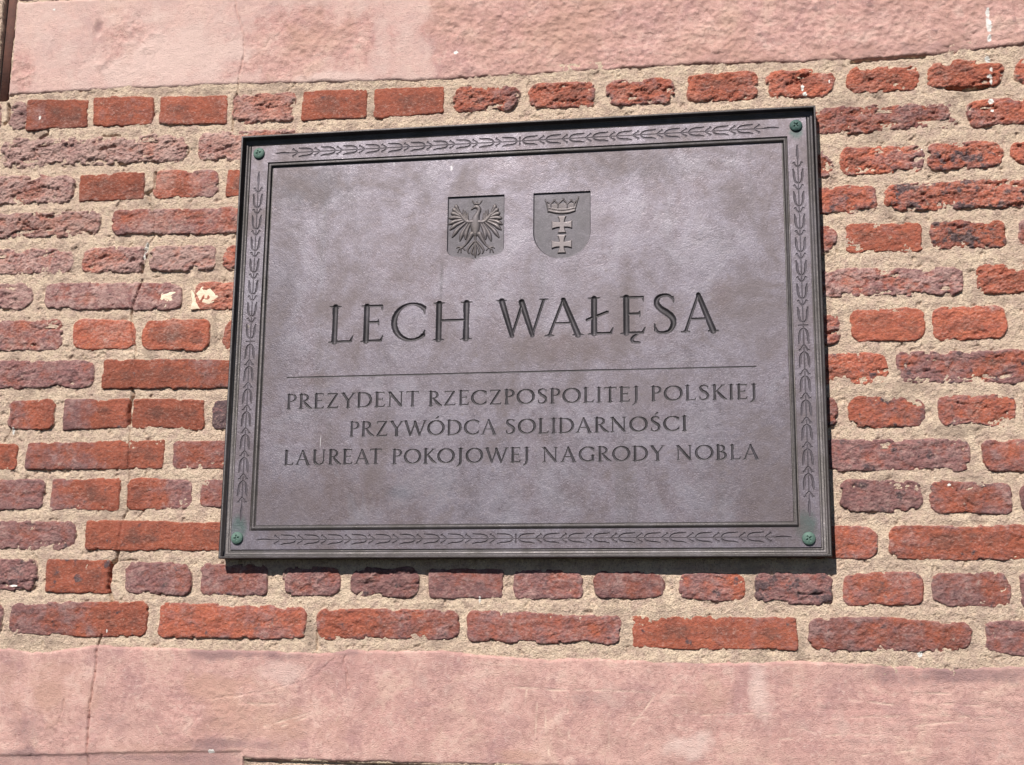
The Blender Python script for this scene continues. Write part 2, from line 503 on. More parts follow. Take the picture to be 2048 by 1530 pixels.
course([(-150, 643), (0, 641), (270, 641), (418, 641), (520, 640), (1655, 626), (1700, 622), (1848, 618), (2012, 613), (2200, 606)],
       [(-150, 702), (0, 700), (270, 697), (418, 702), (520, 700), (1655, 691), (1700, 684), (1848, 681), (2012, 677), (2200, 672)],
       (-150, 124, .8, .65, .55, .15, .4), (149, 270, .25, .1, .35, .1, .9), (287, 418, .1, .1, .3, .15, .9), (450, 600, .2, .2, .5, .1, .5),
       (1560, 1679, .5, .6, .9, .3, .6), (1701, 1848, .05, .1, .35, .1, .9), (1867, 2012, .2, .15, .5, .25, .85), (2052, 2200, .5, .5, .5, .2, .5))
course([(-150, 726), (0, 724), (190, 722), (330, 720), (520, 722), (1655, 708), (1790, 707), (2048, 701), (2200, 697)],
       [(-150, 776), (0, 776), (190, 776), (330, 776), (520, 776), (1655, 768), (1790, 767), (2048, 767), (2200, 765)],
       (-150, 190, .85, .8, .6, .1, .1), (209, 600, .15, .55, .2, .35, .1), (1560, 1772, .4, .2, .7, .45, .8),
       (1795, 2220, .75, .35, .7, .45, .5))
course([(-150, 806), (0, 803), (110, 801), (258, 799), (407, 802), (520, 803), (1655, 797), (1850, 792), (2030, 789), (2200, 786)],
       [(-150, 860), (0, 860), (110, 859), (258, 855), (407, 857), (520, 856), (1655, 852), (1850, 853), (2030, 852), (2200, 850)],
       (-150, -30, .7, .7, .5, .1, .2), (18, 110, .55, .1, .35, .2, .2), (130, 258, .75, .1, .25, .2, .3), (268, 407, .15, .12, .15, .2, .2),
       (427, 600, .8, .8, .3, .8, 0), (1560, 1673, .7, .7, .5, .5, .2), (1698, 1851, .3, .6, .5, .35, .8), (1876, 2030, .5, .35, .6, .3, .6),
       (2050, 2200, .6, .6, .6, .2, .2))
course([(-150, 892), (0, 890), (55, 888), (150, 880), (326, 881), (520, 889), (1660, 882), (1938, 879), (2048, 884), (2200, 884)],
       [(-150, 942), (0, 941), (55, 937), (150, 936), (326, 937), (520, 936), (1660, 941), (1938, 940), (2048, 944), (2200, 944)],
       (-120, 33, .15, .15, .3, .1, .4), (56, 326, .6, .05, .25, .15, .3), (347, 600, .5, .6, .3, .1, .1),
       (1560, 1938, .82, .85, .5, .35, .3), (1967, 2240, .55, .6, .4, .1, .4))
course([(-150, 966), (0, 964), (88, 960), (238, 958), (382, 960), (520, 964), (1660, 959), (1843, 962), (2022, 966), (2200, 968)],
       [(-150, 1020), (0, 1017), (88, 1018), (238, 1020), (382, 1015), (520, 1010), (1660, 1023), (1843, 1022), (2022, 1027), (2200, 1028)],
       (-150, 88, .2, .75, .35, .2, .2), (105, 238, .5, .05, .25, .25, .2), (256, 382, .1, .8, .3, .2, .1), (403, 600, .6, .6, .3, .1, .1),
       (1683, 1843, .85, .9, .5, .35, .1), (1862, 2022, .4, .6, .4, .3, .2), (2044, 2220, .8, .8, .4, .3, 0))
course([(-150, 1044), (0, 1044), (150, 1044), (300, 1043), (520, 1048), (1660, 1052), (1752, 1054), (1900, 1051), (2048, 1050), (2200, 1050)],
       [(-150, 1099), (0, 1099), (150, 1097), (300, 1102), (520, 1102), (1660, 1116), (1752, 1116), (1900, 1118), (2048, 1120), (2200, 1120)],
       (-150, 150, .85, .75, .45, .2, .1), (175, 600, .08, .12, .2, .25, .3), (1560, 1752, .35, .45, .3, .25, .4),
       (1779, 2240, .35, .2, .35, .2, .4))
course([(-150, 1120), (0, 1120), (218, 1123), (382, 1128), (560, 1134), (1000, 1142), (1500, 1149), (1850, 1147), (2018, 1146), (2200, 1146)],
       [(-150, 1178), (0, 1180), (218, 1185), (382, 1188), (560, 1191), (838, 1194), (1000, 1196), (1328, 1194), (1490, 1202), (1660, 1210), (1850, 1211), (2018, 1215), (2200, 1216)],
       (-150, 73, .85, .9, .6, .4, 0), (95, 219, .08, .1, .15, .35, .2), (253, 382, .85, .75, .45, .25, .1), (403, 533, .65, .7, .3, .3, 0),
       (566, 682, .8, .7, .6, .3, .2), (704, 838, .85, .8, .6, .2, .2), (861, 1005, .72, .7, .2, .25, 0), (1029, 1164, .8, .7, .45, .25, .1),
       (1190, 1328, .75, .6, .35, .2, .1), (1357, 1490, .75, .4, .55, .3, .5), (1512, 1662, .85, .8, .5, .5, .2),
       (1688, 1844, .5, .4, .35, .3, .3), (1864, 2019, .7, .5, .35, .25, .2), (2044, 2200, .8, .8, .4, .3, 0))
course([(-150, 1206), (0, 1208), (295, 1205), (322, 1206), (610, 1217), (918, 1223), (938, 1222), (1242, 1233), (1592, 1237), (1618, 1234), (1945, 1245), (2200, 1244)],
       [(-150, 1266), (20, 1268), (295, 1272), (322, 1273), (610, 1277), (918, 1280), (938, 1282), (1242, 1286), (1265, 1294), (1592, 1299), (1945, 1304), (2200, 1318)],
       (-150, 4, .6, .6, .5, .2, .2), (21, 294, .8, .1, .3, .2, .4), (322, 610, .3, .45, .4, .2, .5), (633, 918, .3, .6, .45, .25, .5),
       (938, 1242, .55, .65, .45, .2, .3), (1266, 1592, .05, .25, .2, .25, .5), (1619, 1945, .65, .5, .45, .2, .2), (1971, 2240, .7, .6, .4, .25, .2))

UPPER = [(-300, 205), (20, 192), (120, 186), (250, 178), (400, 173), (470, 170), (593, 167), (760, 163), (883, 161), (960, 156), (1124, 147), (1366, 131),
         (1560, 127), (1687, 122), (1703, 125), (1848, 113), (1953, 102), (2048, 91), (2300, 75)]
LOWER = [(-300, 1296), (0, 1296), (100, 1304), (140, 1296), (200, 1290), (350, 1296), (530, 1300), (640, 1305), (700, 1300), (900, 1300), (930, 1307),
         (1020, 1312), (1090, 1317), (1190, 1316), (1400, 1326), (1600, 1321), (1780, 1328), (1830, 1331), (1900, 1336), (2048, 1331), (2300, 1334)]
LEDGE = [(-300, 1512), (150, 1507), (230, 1503), (330, 1502), (480, 1500), (500, 1500)]
LOWEST = [(-300, 1660), (478, 1660), (488, 1516), (495, 1517), (700, 1524), (960, 1531), (1500, 1545), (2300, 1580)]
TOPMOST = [(-300, 12), (40, 4), (228, -3), (240, -60), (300, -140), (2300, -170)]


def line_z(pts):
    q = np.array(ats(pts))
    return lambda x: np.interp(x, q[:, 0], q[:, 1])


Zu, Zl, Zll, Ztt = line_z(UPPER), line_z(LOWER), line_z(LOWEST), line_z(TOPMOST)

CRACKS = [  # points, half width mm, depth mm
    ([(311, 345), (309, 378), (293, 388), (300, 400)], 1.6, 9),
    ([(300, 408), (305, 422), (309, 445), (308, 475), (295, 490)], 0.9, 5),
    ([(295, 490), (288, 520), (285, 545)], 1.4, 8),
    ([(285, 560), (280, 576), (269, 605), (265, 622)], 1.3, 8),
    ([(265, 622), (262, 640), (270, 683), (273, 703)], 1.5, 8),
    ([(273, 703), (262, 740), (263, 778)], 0.7, 3),
    ([(263, 778), (267, 790), (261, 806), (259, 822), (260, 850)], 1.9, 11),
    ([(260, 850), (258, 960), (256, 1021), (247, 1040)], 1.0, 6),
    ([(247, 1040), (240, 1080), (235, 1105)], 0.8, 3),
    ([(235, 1105), (234, 1120), (225, 1127), (220, 1145), (218, 1174), (222, 1203)], 2.1, 14),
    ([(215, 1206), (203, 1271)], 0.7, 2.5),
    ([(203, 1271), (196, 1292), (193, 1330), (190, 1360), (182, 1400), (178, 1450), (175, 1500), (178, 1530), (170, 1600)], 1.25, 8),
    ([(17, 209), (18, 231), (16, 243), (10, 249)], 2.4, 14),
    ([(97, 262), (94, 268), (80, 277)], 2.0, 9),
    ([(240, 270), (205, 272)], 1.3, 6),
    ([(470, -20), (475, 27), (489, 74), (490, 110), (479, 147), (474, 187)], 0.95, 5),
    ([(474, 187), (468, 201), (465, 261)], 1.4, 8),
    ([(465, 7), (445, 54), (438, 84), (432, 127)], 0.6, 1.2),
    ([(690, 1312), (688, 1330), (695, 1345), (696, 1375)], 0.9, 4),
    ([(634, 1262), (636, 1280), (634, 1300)], 1.5, 7),
    ([(670, 1318), (648, 1336), (630, 1352), (600, 1365), (560, 1374), (520, 1385), (470, 1390), (410, 1400)], 0.8, 1.3),
    ([(130, 1400), (125, 1430), (118, 1446)], 0.9, 3),
    ([(1703, 126), (1760, 119), (1848, 114)], 1.8, 9),
    ([(1895, 178), (1935, 180), (1975, 175)], 2.2, 11),
    ([(262, 1120), (275, 1121)], 0.9, 4),
    ([(1908, 976), (1932, 1000), (1950, 1014)], 0.9, 4),
    ([(1596, 1187), (1618, 1190), (1650, 1186)], 1.2, 5),
    ([(28, 838), (20, 868), (8, 884)], 1.1, 5),
    ([(502, 118), (512, 114), (520, 108)], .8, 2.5), ([(524, 99), (534, 94), (541, 78), (560, 72), (566, 60), (590, 45)], 0.6, 1.6),
    ([(248, 1121), (275, 1120)], 1.0, 4),
    ([(1888, 800), (1910, 806), (1940, 810)], 0.9, 3),
    ([(1130, 1700), (1135, 1720)], 0.9, 3),
]
SCRATCHES = [
    [(1054, 1380), (1047, 1440), (1049, 1505)], [(1091, 1415), (1093, 1470), (1099, 1510)], [(1136, 1420), (1139, 1455), (1138, 1495)],
    [(1219, 1415), (1218, 1500)], [(1329, 1365), (1290, 1420), (1251, 1467)], [(1394, 1415), (1391, 1440)],
    [(1024, 1375), (1124, 1380), (1224, 1381), (1389, 1392)], [(1264, 1437), (1384, 1430), (1544, 1427)],
    [(1664, 1437), (1760, 1434), (1844, 1430), (2048, 1438), (2200, 1446)], [(1774, 1460), (1850, 1450), (1924, 1442)], [(1724, 1510), (1824, 1502)],
    [(1834, 1387), (1900, 1388), (1974, 1384)], [(350, 1350), (358, 1362), (367, 1375)], [(470, 1395), (510, 1388), (550, 1385)],
    [(495, 1405), (530, 1408), (565, 1410)], [(530, 1452), (580, 1438), (620, 1425)], [(315, 1450), (325, 1470)], [(565, 1452), (635, 1425)],
    [(2010, 1420), (2030, 1432), (2060, 1438)], [(1700, 1400), (1800, 1412), (1900, 1408), (2000, 1416)], [(1560, 1480), (1700, 1468), (1800, 1474)],
    [(1600, 1455), (1640, 1470)], [(480, 1402), (520, 1412)], [(1075, 1400), (1071, 1480)],
]
WHITE = [(1974, 28, 5, 12), (1976, 52, 7, 18), (1978, 78, 5, 9), (1975, 120, 7, 8), (1981, 142, 4, 6), (1978, 156, 8, 5), (1981, 166, 3, 7), (1981, 205, 6, 7),
         (1984, 222, 4, 4), (294, 494, 5, 12), (291, 512, 4, 10), (912, 107, 6, 5), (110, 21, 5, 4), (1605, 178, 4, 8), (1609, 190, 5, 5), (82, 237, 4, 6), (1658, 165, 2, 5),
         (215, 1262, 3, 6), (30, 1172, 12, 3), (1898, 970, 4, 3), (1840, 1308, 5, 7), (425, 1503, 9, 5),
         (960, 1200, 3, 8), (28, 862, 3, 10), (1843, 300, 2, 2)]
WHITE_W = []
for a_, b_, c_, d_ in WHITE:
    x_, z_ = at(a_, b_)
    WHITE_W.append((x_, z_, c_ * 0.00078, d_ * 0.00082))


def white_mask(x, z):
    r = np.zeros_like(x)
    for cx, cz, rx, rz in WHITE_W:
        q = ((x - cx) / rx) ** 2 + ((z - cz) / rz) ** 2
        q = q * (1 + 0.0)
        r = np.maximum(r, np.where(q < 8, 0.92 * np.exp(-q * 0.5), 0))
    return r


CR = [([at(*p) for p in pts], hw, dp) for pts, hw, dp in CRACKS]
SC = [[at(*p) for p in pts] for pts in SCRATCHES]


def crack_depth(x, z):
    """depth to cut into any surface of the wall at (x, z)"""
    r = np.zeros_like(x)
    x0, x1, z0, z1 = x.min(), x.max(), z.min(), z.max()
    wob = None
    for pts, hw, dp in CR:
        q = np.array(pts)
        if q[:, 0].max() < x0 - .02 or q[:, 0].min() > x1 + .02 or q[:, 1].max() < z0 - .02 or q[:, 1].min() > z1 + .02:
            continue
        if wob is None:
            wob = (fbm(x, z, 0.018, 3, 77) * 0.0022, fbm(x, z, 0.012, 3, 78) * 0.002)
        sel = (x > q[:, 0].min() - .015) & (x < q[:, 0].max() + .015) & (z > q[:, 1].min() - .015) & (z < q[:, 1].max() + .015)
        xs, zs = x[sel] + wob[0][sel], z[sel] + wob[1][sel]
        best = np.full(xs.shape, 9.0)
        for a, b in zip(pts[:-1], pts[1:]):
            best = np.minimum(best, seg_dist(xs, zs, a, b)[0])
        h = hw * 0.00118 * (1 + 0.45 * fbm(xs, zs, 0.02, 2, 5))
        c = dp * 0.001 * np.exp(-(best / h) ** 2)
        r[sel] = np.maximum(r[sel], c)
    return r


def ell(x, z, px, py, rx, ry, n=0.75, seed=3):
    cx, cz = at(px, py)
    q = np.sqrt(((x - cx) / (rx * .001)) ** 2 + ((z - cz) / (ry * .001)) ** 2)
    q = q + n * fbm(x, z, 0.06, 4, seed + int(px) % 17, .6)
    return 1 - sstep(0.15, 1.45, q)


# ------------------------------------------------------------------ the wall
wall = thing('brick_wall', 'old brick wall with sandy joints and two pink plaster bands, behind the plaque', 'wall',
             (0.0, 0.0, -0.95))
for _ci in range(1, len(C)):
    _top, _bot, _b = C[_ci]
    _rr = random.Random(_ci)
    _lo = min(b[0] for b in _b) - 24; _hi = max(b[1] for b in _b) + 26
    _ex = []
    for _k in range(4):
        _w = 140 if (_k + _ci) % 2 else 285
        _ex.append((_lo - _w, _lo, _rr.random(), _rr.random(), .5, .2, .3)); _lo -= _w + 24
        _ex.append((_hi, _hi + _w, _rr.random(), _rr.random(), .6, .35, .6)); _hi += _w + 24
    C[_ci] = (_top, _bot, tuple(_b) + tuple(_ex))
rs = np.random.RandomState(4)
brick_rects = []
count = 0
for ci, (top, bot, bricks) in enumerate(C):
    tq = np.array(ats(top)); bq = np.array(ats(bot))
    for bi, (x0p, x1p, pL, pR, rgh, drk, frs) in enumerate(bricks):
        xm = (x0p + x1p) / 2
        ty = np.interp(xm, [p[0] for p in top], [p[1] for p in top])
        by = np.interp(xm, [p[0] for p in bot], [p[1] for p in bot])
        my = (ty + by) / 2
        x0, _ = at(x0p, my); x1, _ = at(x1p, my)
        zt0, zt1 = np.interp([x0, x1], tq[:, 0], tq[:, 1])
        zb0, zb1 = np.interp([x0, x1], bq[:, 0], bq[:, 1])
        seed = ci * 40 + bi * 3 + 7
        pad = 0.006
        step = 0.0019 if x1p > -60 and x0p < 2110 else 0.0065
        nx = int((x1 - x0 + 2 * pad) / step) + 1
        nz = int((max(zt0 - zb0, zt1 - zb1) + 2 * pad) / step) + 1
        uu = np.linspace(-pad, x1 - x0 + pad, nx)
        vv = np.linspace(0, 1, nz)
        U, V = np.meshgrid(uu, vv, indexing='ij')
        f = np.clip(U / (x1 - x0), -.1, 1.1)
        zt = zt0 + (zt1 - zt0) * f; zb = zb0 + (zb1 - zb0) * f
        X = x0 + U; Z = zb - pad + (zt - zb + 2 * pad) * V
        hz = (zt - zb) / 2; hx = (x1 - x0) / 2
        r = (0.003 if rgh < .28 else 0.006 + 0.008 * min(1, rgh) + rs.rand() * 0.012)
        qx = np.abs(U - hx) - hx + r; qz = np.abs(Z - (zt + zb) / 2) - hz + r
        d = -(np.hypot(np.maximum(qx, 0), np.maximum(qz, 0)) + np.minimum(np.maximum(qx, qz), 0) - r)
        d = d + 0.0032 - sstep(0.22, 0.42, fbm(X, Z, 0.035, 3, seed + 40)) * 0.0065 * (.15 + rgh) + fbm(X, Z, 0.030, 4, seed, .5) * (0.0014 + 0.0038 * rgh) + fbm(X, Z, 0.10, 2, seed + 30) * 0.0022
        edge = 0.0016 + 0.0034 * rgh
        t = np.clip(d / edge, -1.5, 1)
        rel = (0.0018 + rs.rand() * 0.0022 + 0.0014 * rgh) - np.where(t < 1, (1 - t) ** 1.6 * (0.0050 + 0.0012 * rgh), 0)
        rel += np.clip(1 - (qx + 0.01) ** 2 * 0, 0, 1) * 0.0008 * (1 - ((Z - (zt + zb) / 2) / hz) ** 2)
        tilt = (rs.rand(2) - .5) * 0.0030
        rel += tilt[0] * (U / hx - 1) + tilt[1] * (V * 2 - 1)
        flat = fbm(X, Z, 0.05, 3, seed + 1) * 0.0008
        # layered, eroded face: diagonal ledges and lost flakes
        sh = fbm(X, Z, 0.06, 2, seed + 4) * 0.02
        lay = fbm(X * 0.42 + Z * 0.25 + sh * .2, Z * 1.3 - X * 0.22 + sh, 0.036, 5, seed + 2, 0.58)
        lay = 0.45 * lay + 0.55 * (np.round(lay * 2.6) / 2.6)
        lay = 0.55 * lay + 0.30 * (ridged(X * .8 + Z * .3 + sh * .4, Z * 1.4 - X * .3 + sh, 0.026, 4, seed + 21) - .3)
        flake = sstep(0.10, 0.22, fbm(X, Z * 1.6, 0.05, 4, seed + 3, .6)) * 0.0028
        fine = fbm(X * 0.8, Z * 1.2, 0.010, 3, seed + 6, .7)
        inb = sstep(0.0, edge, d)
        wx, wz = fbm(X, Z, .02, 3, seed + 50) * .006, fbm(X, Z, .02, 3, seed + 51) * .006
        fct = facets((X + wx) * .6 + (Z + wz) * .25, (Z + wz) * 1.2 - (X + wx) * .25, 0.020, seed) * .65 + facets((X + wx) * .8, (Z + wz) * 1.2 - X * .3, 0.008, seed + 3) * .35
        rel += flat + (rgh * (lay * 0.0022 + fct * 0.0030 - flake + fine * 0.0014) + (0.2 + .3 * rgh) * fine * 0.0012) * (0.35 + 0.65 * inb)
        gash = sstep(0.30, 0.50, fbm(X * 0.40 + Z * 0.15, Z * 1.5 - X * 0.30, 0.030, 4, seed + 18, .6)) * rgh * 0.0046
        rel -= gash * inb * (1 if rgh > .45 else 0)
        pits = sstep(0.50, 0.66, fbm(X, Z, 0.018, 3, seed + 8)) * 0.0032 * (0.25 + .5 * rgh)
        rel -= pits
        rel -= crack_depth(X, Z)
        # attributes
        ff = sstep(0.25, 0.75, f + fbm(X, Z, 0.05, 3, seed + 9) * 0.28)
        pat = pL + (pR - pL) * ff
        pn = fbm(X, Z * 1.3, 0.055, 4, seed + 10, .6)
        patina = pat + pn * 0.40 + 0.30 * (1 - sstep(0.001, 0.013, d)) * (0.25 + rgh) * (0.5 + 0.5 * fbm(X, Z, .06, 2, seed + 15))
        # broken faces show fresh clay
        patina -= flake / 0.0028 * 0.30 * rgh * (0.5 + frs)
        dn = fbm(X, Z * 1.2, 0.030, 4, seed + 11, .6)
        dark = drk * 0.86 + dn * 0.46 - 0.04 + (.10 if ci >= 9 else -.02 if x0p > 1500 and ci < 8 else 0)
        fresh = np.clip(frs + fbm(X, Z, 0.05, 3, seed + 12) * 0.45, 0, 1)
        pale = np.clip((0.75 if ci < 7 and pat.mean() > .55 else 0.32) + fbm(X, Z, 0.04, 3, seed + 13) * .5, 0, 1)
        smear = 0.72 - np.clip(d / (edge * 0.9), 0, 1) * 0.55 + fbm(X, Z, 0.03, 3, seed + 14) * 0.22
        core = (sstep(0.004, 0.022, d) * 0.55 + fbm(X, Z * 1.5, 0.06, 3, seed + 16) * 0.45) * (1.15 - patina).clip(0, 1)
        tone = np.full_like(X, 0.25 + rs.rand() * 0.5)
        dust = np.clip((0.42 if ci < 8 and x1p < 700 else .20 if ci < 8 else 0.12) * (.35 + 1.1 * rgh) + fbm(X, Z, 0.07, 4, seed + 19, .6) * 0.35, 0, 1)
        Y = -rel
        F = grid_faces(nx, nz)
        front = np.stack([X.ravel(), Y.ravel(), Z.ravel()], 1)
        # closed body behind the face
        ii = np.arange(nx * nz).reshape(nx, nz)
        ring = np.concatenate([ii[:, 0], ii[-1, 1:], ii[-2::-1, -1], ii[0, -2:0:-1]])
        back = front[ring].copy(); back[:, 1] = 0.07
        nb0 = len(front)
        k = len(ring)
        nxt = np.roll(np.arange(k), -1)
        side = np.stack([ring, nb0 + np.arange(k), nb0 + nxt, ring[nxt]], 1)
        verts = np.concatenate([front, back, back.mean(0, keepdims=True)])
        ctr = len(verts) - 1
        cap = np.stack([nb0 + nxt, nb0 + np.arange(k), np.full(k, ctr)], 1)
        cap4 = []
        # close the back with quads (ring has an even count)
        if k % 2 == 0:
            e = np.arange(0, k, 2)
            cap4 = np.stack([nb0 + (e + 2) % k, nb0 + (e + 1) % k, nb0 + e, np.full(len(e), ctr)], 1)
            faces = np.concatenate([F, side, cap4])
        else:
            faces = np.concatenate([F, side])
        ex = lambda a: np.concatenate([a.ravel(), a.ravel()[ring], [0]])
        A = dict(grit=ex(np.full_like(X, rgh)), dust=ex(dust), core=ex(core), patina=ex(patina), dark=ex(dark), fresh=ex(fresh), pale=ex(pale), smear=ex(smear), tone=ex(tone), white=ex(white_mask(X, Z)))
        sm = np.zeros(len(faces), bool); sm[:len(F)] = True
        o = mesh_obj('brick', verts, faces, BRICK, wall, smooth=sm, attrs=A, origin=((x0 + x1) / 2, 0, (zt0 + zb0) / 2))
        brick_rects.append((x0, x1, zb0, zb1, zt0, zt1))
        count += 1

# extent of the wall as built
WX0, WX1 = at(-180, 700)[0], at(2230, 700)[0]
WZ0, WZ1 = at(1024, 1600)[1], at(1024, -110)[1]
SLOT0, SLOT1 = at(8, 10)[0], at(33, 10)[0]
SLOTZ = at(10, 200)[1]

# ---- mortar: one relief sheet filling the joints
st = 0.0017
gx = np.arange(WX0, WX1, st); gz = np.arange(WZ0, WZ1, st)
X, Z = np.meshgrid(gx, gz, indexing='ij')
keep = np.ones(X.shape, bool)
nearest = np.full(X.shape, 0.05)
for (x0, x1, zb0, zb1, zt0, zt1) in brick_rects:
    i0, i1 = np.searchsorted(gx, [x0 - .02, x1 + .02]); j0, j1 = np.searchsorted(gz, [min(zb0, zb1) - .02, max(zt0, zt1) + .02])
    xs, zs = X[i0:i1, j0:j1], Z[i0:i1, j0:j1]
    f = (xs - x0) / (x1 - x0)
    d = np.minimum(np.minimum(xs - x0, x1 - xs), np.minimum(zt0 + (zt1 - zt0) * f - zs, zs - zb0 - (zb1 - zb0) * f))
    keep[i0:i1, j0:j1] &= ~(d > 0.016)
    nearest[i0:i1, j0:j1] = np.minimum(nearest[i0:i1, j0:j1], np.abs(np.minimum(d, 0)))
PW, PH = 0.84 * 1.3351, 0.84
keep &= ~((np.abs(X) < PW / 2 - .03) & (np.abs(Z) < PH / 2 - .03))
keep &= ~((Z > Zu(X) + .02) & (Z < Ztt(X) - .02) & (X > SLOT1 + .01))
keep &= ~((Z < Zl(X) - .02) & (Z > Zll(X) + .02))
H = 0.0006 + fbm(X, Z, 0.09, 2, 101) * 0.0016 + fbm(X, Z, 0.022, 4, 102, .6) * 0.0019 + fbm(X, Z, 0.007, 2, 103) * 0.0010
H -= sstep(0.30, 0.55, fbm(X, Z, 0.03, 4, 104, .6)) * 0.003
H += 0.0006 * sstep(0.003, 0.012, nearest)
H -= crack_depth(X, Z)
slot = (sstep(SLOT0 - .002, SLOT0 + .002, X) * (1 - sstep(SLOT1 - .002, SLOT1 + .002, X))) * sstep(SLOTZ - .004, SLOTZ + .004, Z)
H -= slot * 0.045
und = sstep(0.0, 0.004, Zll(X) - Z) * sstep(at(484, 1520)[0], at(496, 1520)[0], X)
H -= und * 0.006
grime = 0.27 + fbm(X, Z, 0.12, 5, 105, .6) * 0.75
for e_ in ((300, 690, 18, 60), (1870, 160, 30, 12), (1600, 1290, 16, 60), (620, 1250, 14, 50), (1700, 110, 60, 10), (560, 190, 60, 12), (300, 405, 30, 14), (1935, 190, 40, 12), (1830, 775, 60, 14),
           (390, 290, 10, 30), (430, 660, 20, 50), (1900, 860, 90, 12), (30, 1280, 60, 14), (250, 1518, 330, 22)):
    grime = np.maximum(grime, ell(X, Z, *e_) * 0.85)
wm = white_mask(X, Z)
F = grid_faces(len(gx), len(gz))
kf = keep.ravel()
F = F[kf[F].all(1)]
V_, F_, A_ = compact(np.stack([X.ravel(), -H.ravel(), Z.ravel()], 1), F, dict(grime=grime.ravel(), white=wm.ravel()))
mesh_obj('mortar', V_, F_, MORTAR, wall, attrs=A_)


# ---- plaster bands
def plaster(name, x0, x1, zlo, zhi, kind):
    st = 0.0019
    gx = np.arange(x0, x1, st)
    zmin = min(zlo(gx)) - .006; zmax = max(zhi(gx)) + .006
    gz = np.arange(zmin, zmax, st)
    X, Z = np.meshgrid(gx, gz, indexing='ij')
    wob = fbm(X, Z, 0.04, 4, 210 + kind) * 0.0030
    d = np.minimum(zhi(X) - Z, Z - zlo(X)) + wob
    d = np.minimum(d, X - x0 - .004 + wob * .4)
    t = np.clip(d / 0.006, -1.5, 1)
    base = 0.0042 - np.where(t < 1, (1 - t) ** 2 * 0.0052, 0)
    H = base + fbm(X, Z, 0.25, 2, 220 + kind) * 0.0025 + fbm(X, Z, 0.07, 3, 230 + kind) * 0.0011
    E = lambda *a: ell(X, Z, *a)
    if kind == 0:
        rough = sstep(860, 900, 0 * X + 0) + sstep(at(850, 100)[0], at(900, 100)[0], X + fbm(X, Z, .1, 3, 5) * .04)
        rough = np.maximum(rough, E(620, 90, 130, 90) * 0.9)
        rough = np.maximum(rough, E(240, 90, 60, 70) * 0.45)
        rough = np.maximum(rough, E(40, 150, 30, 60) * 0.7)
        pale = 0.62 * (1 - rough) + E(650, 160, 90, 18) * .6 + E(330, 120, 160, 60) * .4 + E(1700, 40, 90, 30) * .5 + E(1960, 60, 60, 50) * .5
        grime = E(1870, 95, 95, 16) * .75 + E(1720, 110, 60, 12) * .7 + E(1120, 120, 60, 20) * .1 + E(560, 180, 60, 8) * .2
        spots = sstep(0.42, 0.58, fbm(X, Z, 0.020, 3, 240)) * rough * sstep(at(1250, 0)[0], at(1700, 0)[0], X)
        grime = np.maximum(grime, spots * 0.75)
        grime = np.maximum(grime, E(198, 52, 9, 16) * .8)
        H -= E(198, 55, 8, 22) * 0.004
        ochre = rough * 0.55 + fbm(X, Z, .15, 3, 244) * .35 + E(640, 60, 110, 70) * .3 + E(1120, 60, 120, 80) * .3
        for k_, (a_, b_, c_, d_) in enumerate(((260, 60, 34, 40), (300, 85, 22, 26), (215, 125, 28, 20), (45, 165, 22, 26))):
            e_ = E(a_, b_, c_, d_)
            H += np.clip(e_, 0, .6) * (0.0008 + 0.0042 * fbm(X, Z, .026, 3, 300 + k_)) - (e_ > .2) * sstep(0.0, 0.05, .05 - np.abs(fbm(X, Z, .05, 3, 310 + k_))) * 0.0016
    else:
        rough = E(420, 1420, 190, 70) * .6 + E(100, 1460, 130, 60) * .55 + E(960, 1470, 70, 60) * .4 + sstep(at(1000, 1400)[0], at(1100, 1400)[0], X) * .22
        pale = 0.25 + E(800, 1400, 120, 90) * .25 + E(1515, 1375, 26, 50) * .9 + E(560, 1345, 60, 25) * .7 + E(960, 1350, 45, 30) * .5 \
            + E(1370, 1490, 60, 24) * .8 + E(1700, 1460, 180, 40) * .35 + E(1230, 1400, 90, 40) * .3
        grime = E(450, 1306, 110, 14) * .85 + E(590, 1312, 60, 10) * .6 + E(690, 1304, 40, 8) * .7 + E(1360, 1324, 60, 9) * .8 + E(1940, 1345, 140, 22) * .8 \
            + E(480, 1488, 110, 14) * .75 + E(60, 1455, 40, 30) * .45 + E(230, 1440, 50, 24) * .4 + E(1450, 1440, 50, 40) * .25 + E(300, 1515, 200, 10) * .8 \
            + E(1650, 1360, 160, 26) * .35 + E(1170, 1395, 60, 20) * .35 + E(60, 1510, 120, 12) * .7 + E(1090, 1330, 100, 22) * .3 + E(1980, 1470, 90, 50) * .3
        ochre = E(430, 1375, 80, 30) * .9 + E(500, 1440, 130, 45) * .7 + E(110, 1380, 90, 60) * .6 + E(1440, 1390, 70, 40) * .5 + E(1040, 1510, 40, 14) * .7 + E(300, 1500, 90, 16) * .4
    H += rough * (fbm(X * .9 + Z * .3, Z - X * .1, 0.024, 4, 250 + kind, .6) * (0.0034 if kind == 0 else 0.0024))
    H += (1 - rough) * fbm(X, Z, 0.012, 2, 251) * 0.0002
    if kind == 1:
        q = np.array(ats(LEDGE))
        zl_ = np.interp(X, q[:, 0], q[:, 1]) + fbm(X, Z, .03, 3, 280) * .002
        low = sstep(0, 0.004, zl_ - Z) * (1 - sstep(at(478, 1510)[0], at(492, 1510)[0], X))
        H -= low * 0.0032
        grime = np.maximum(grime, low * 0.55)
    pale = pale * (1 if kind == 0 else 0.7)
    if kind == 1:
        grime = grime + 0.08 + 0.20 * fbm(X, Z, 0.16, 4, 270, .6)
        ochre = ochre + 0.22 + 0.35 * fbm(X, Z, 0.2, 4, 271, .6)
    scr = np.zeros_like(X)
    H += rough * facets((X + Z * .3) * .8, Z - X * .2, 0.011, 290 + kind) * 0.0011
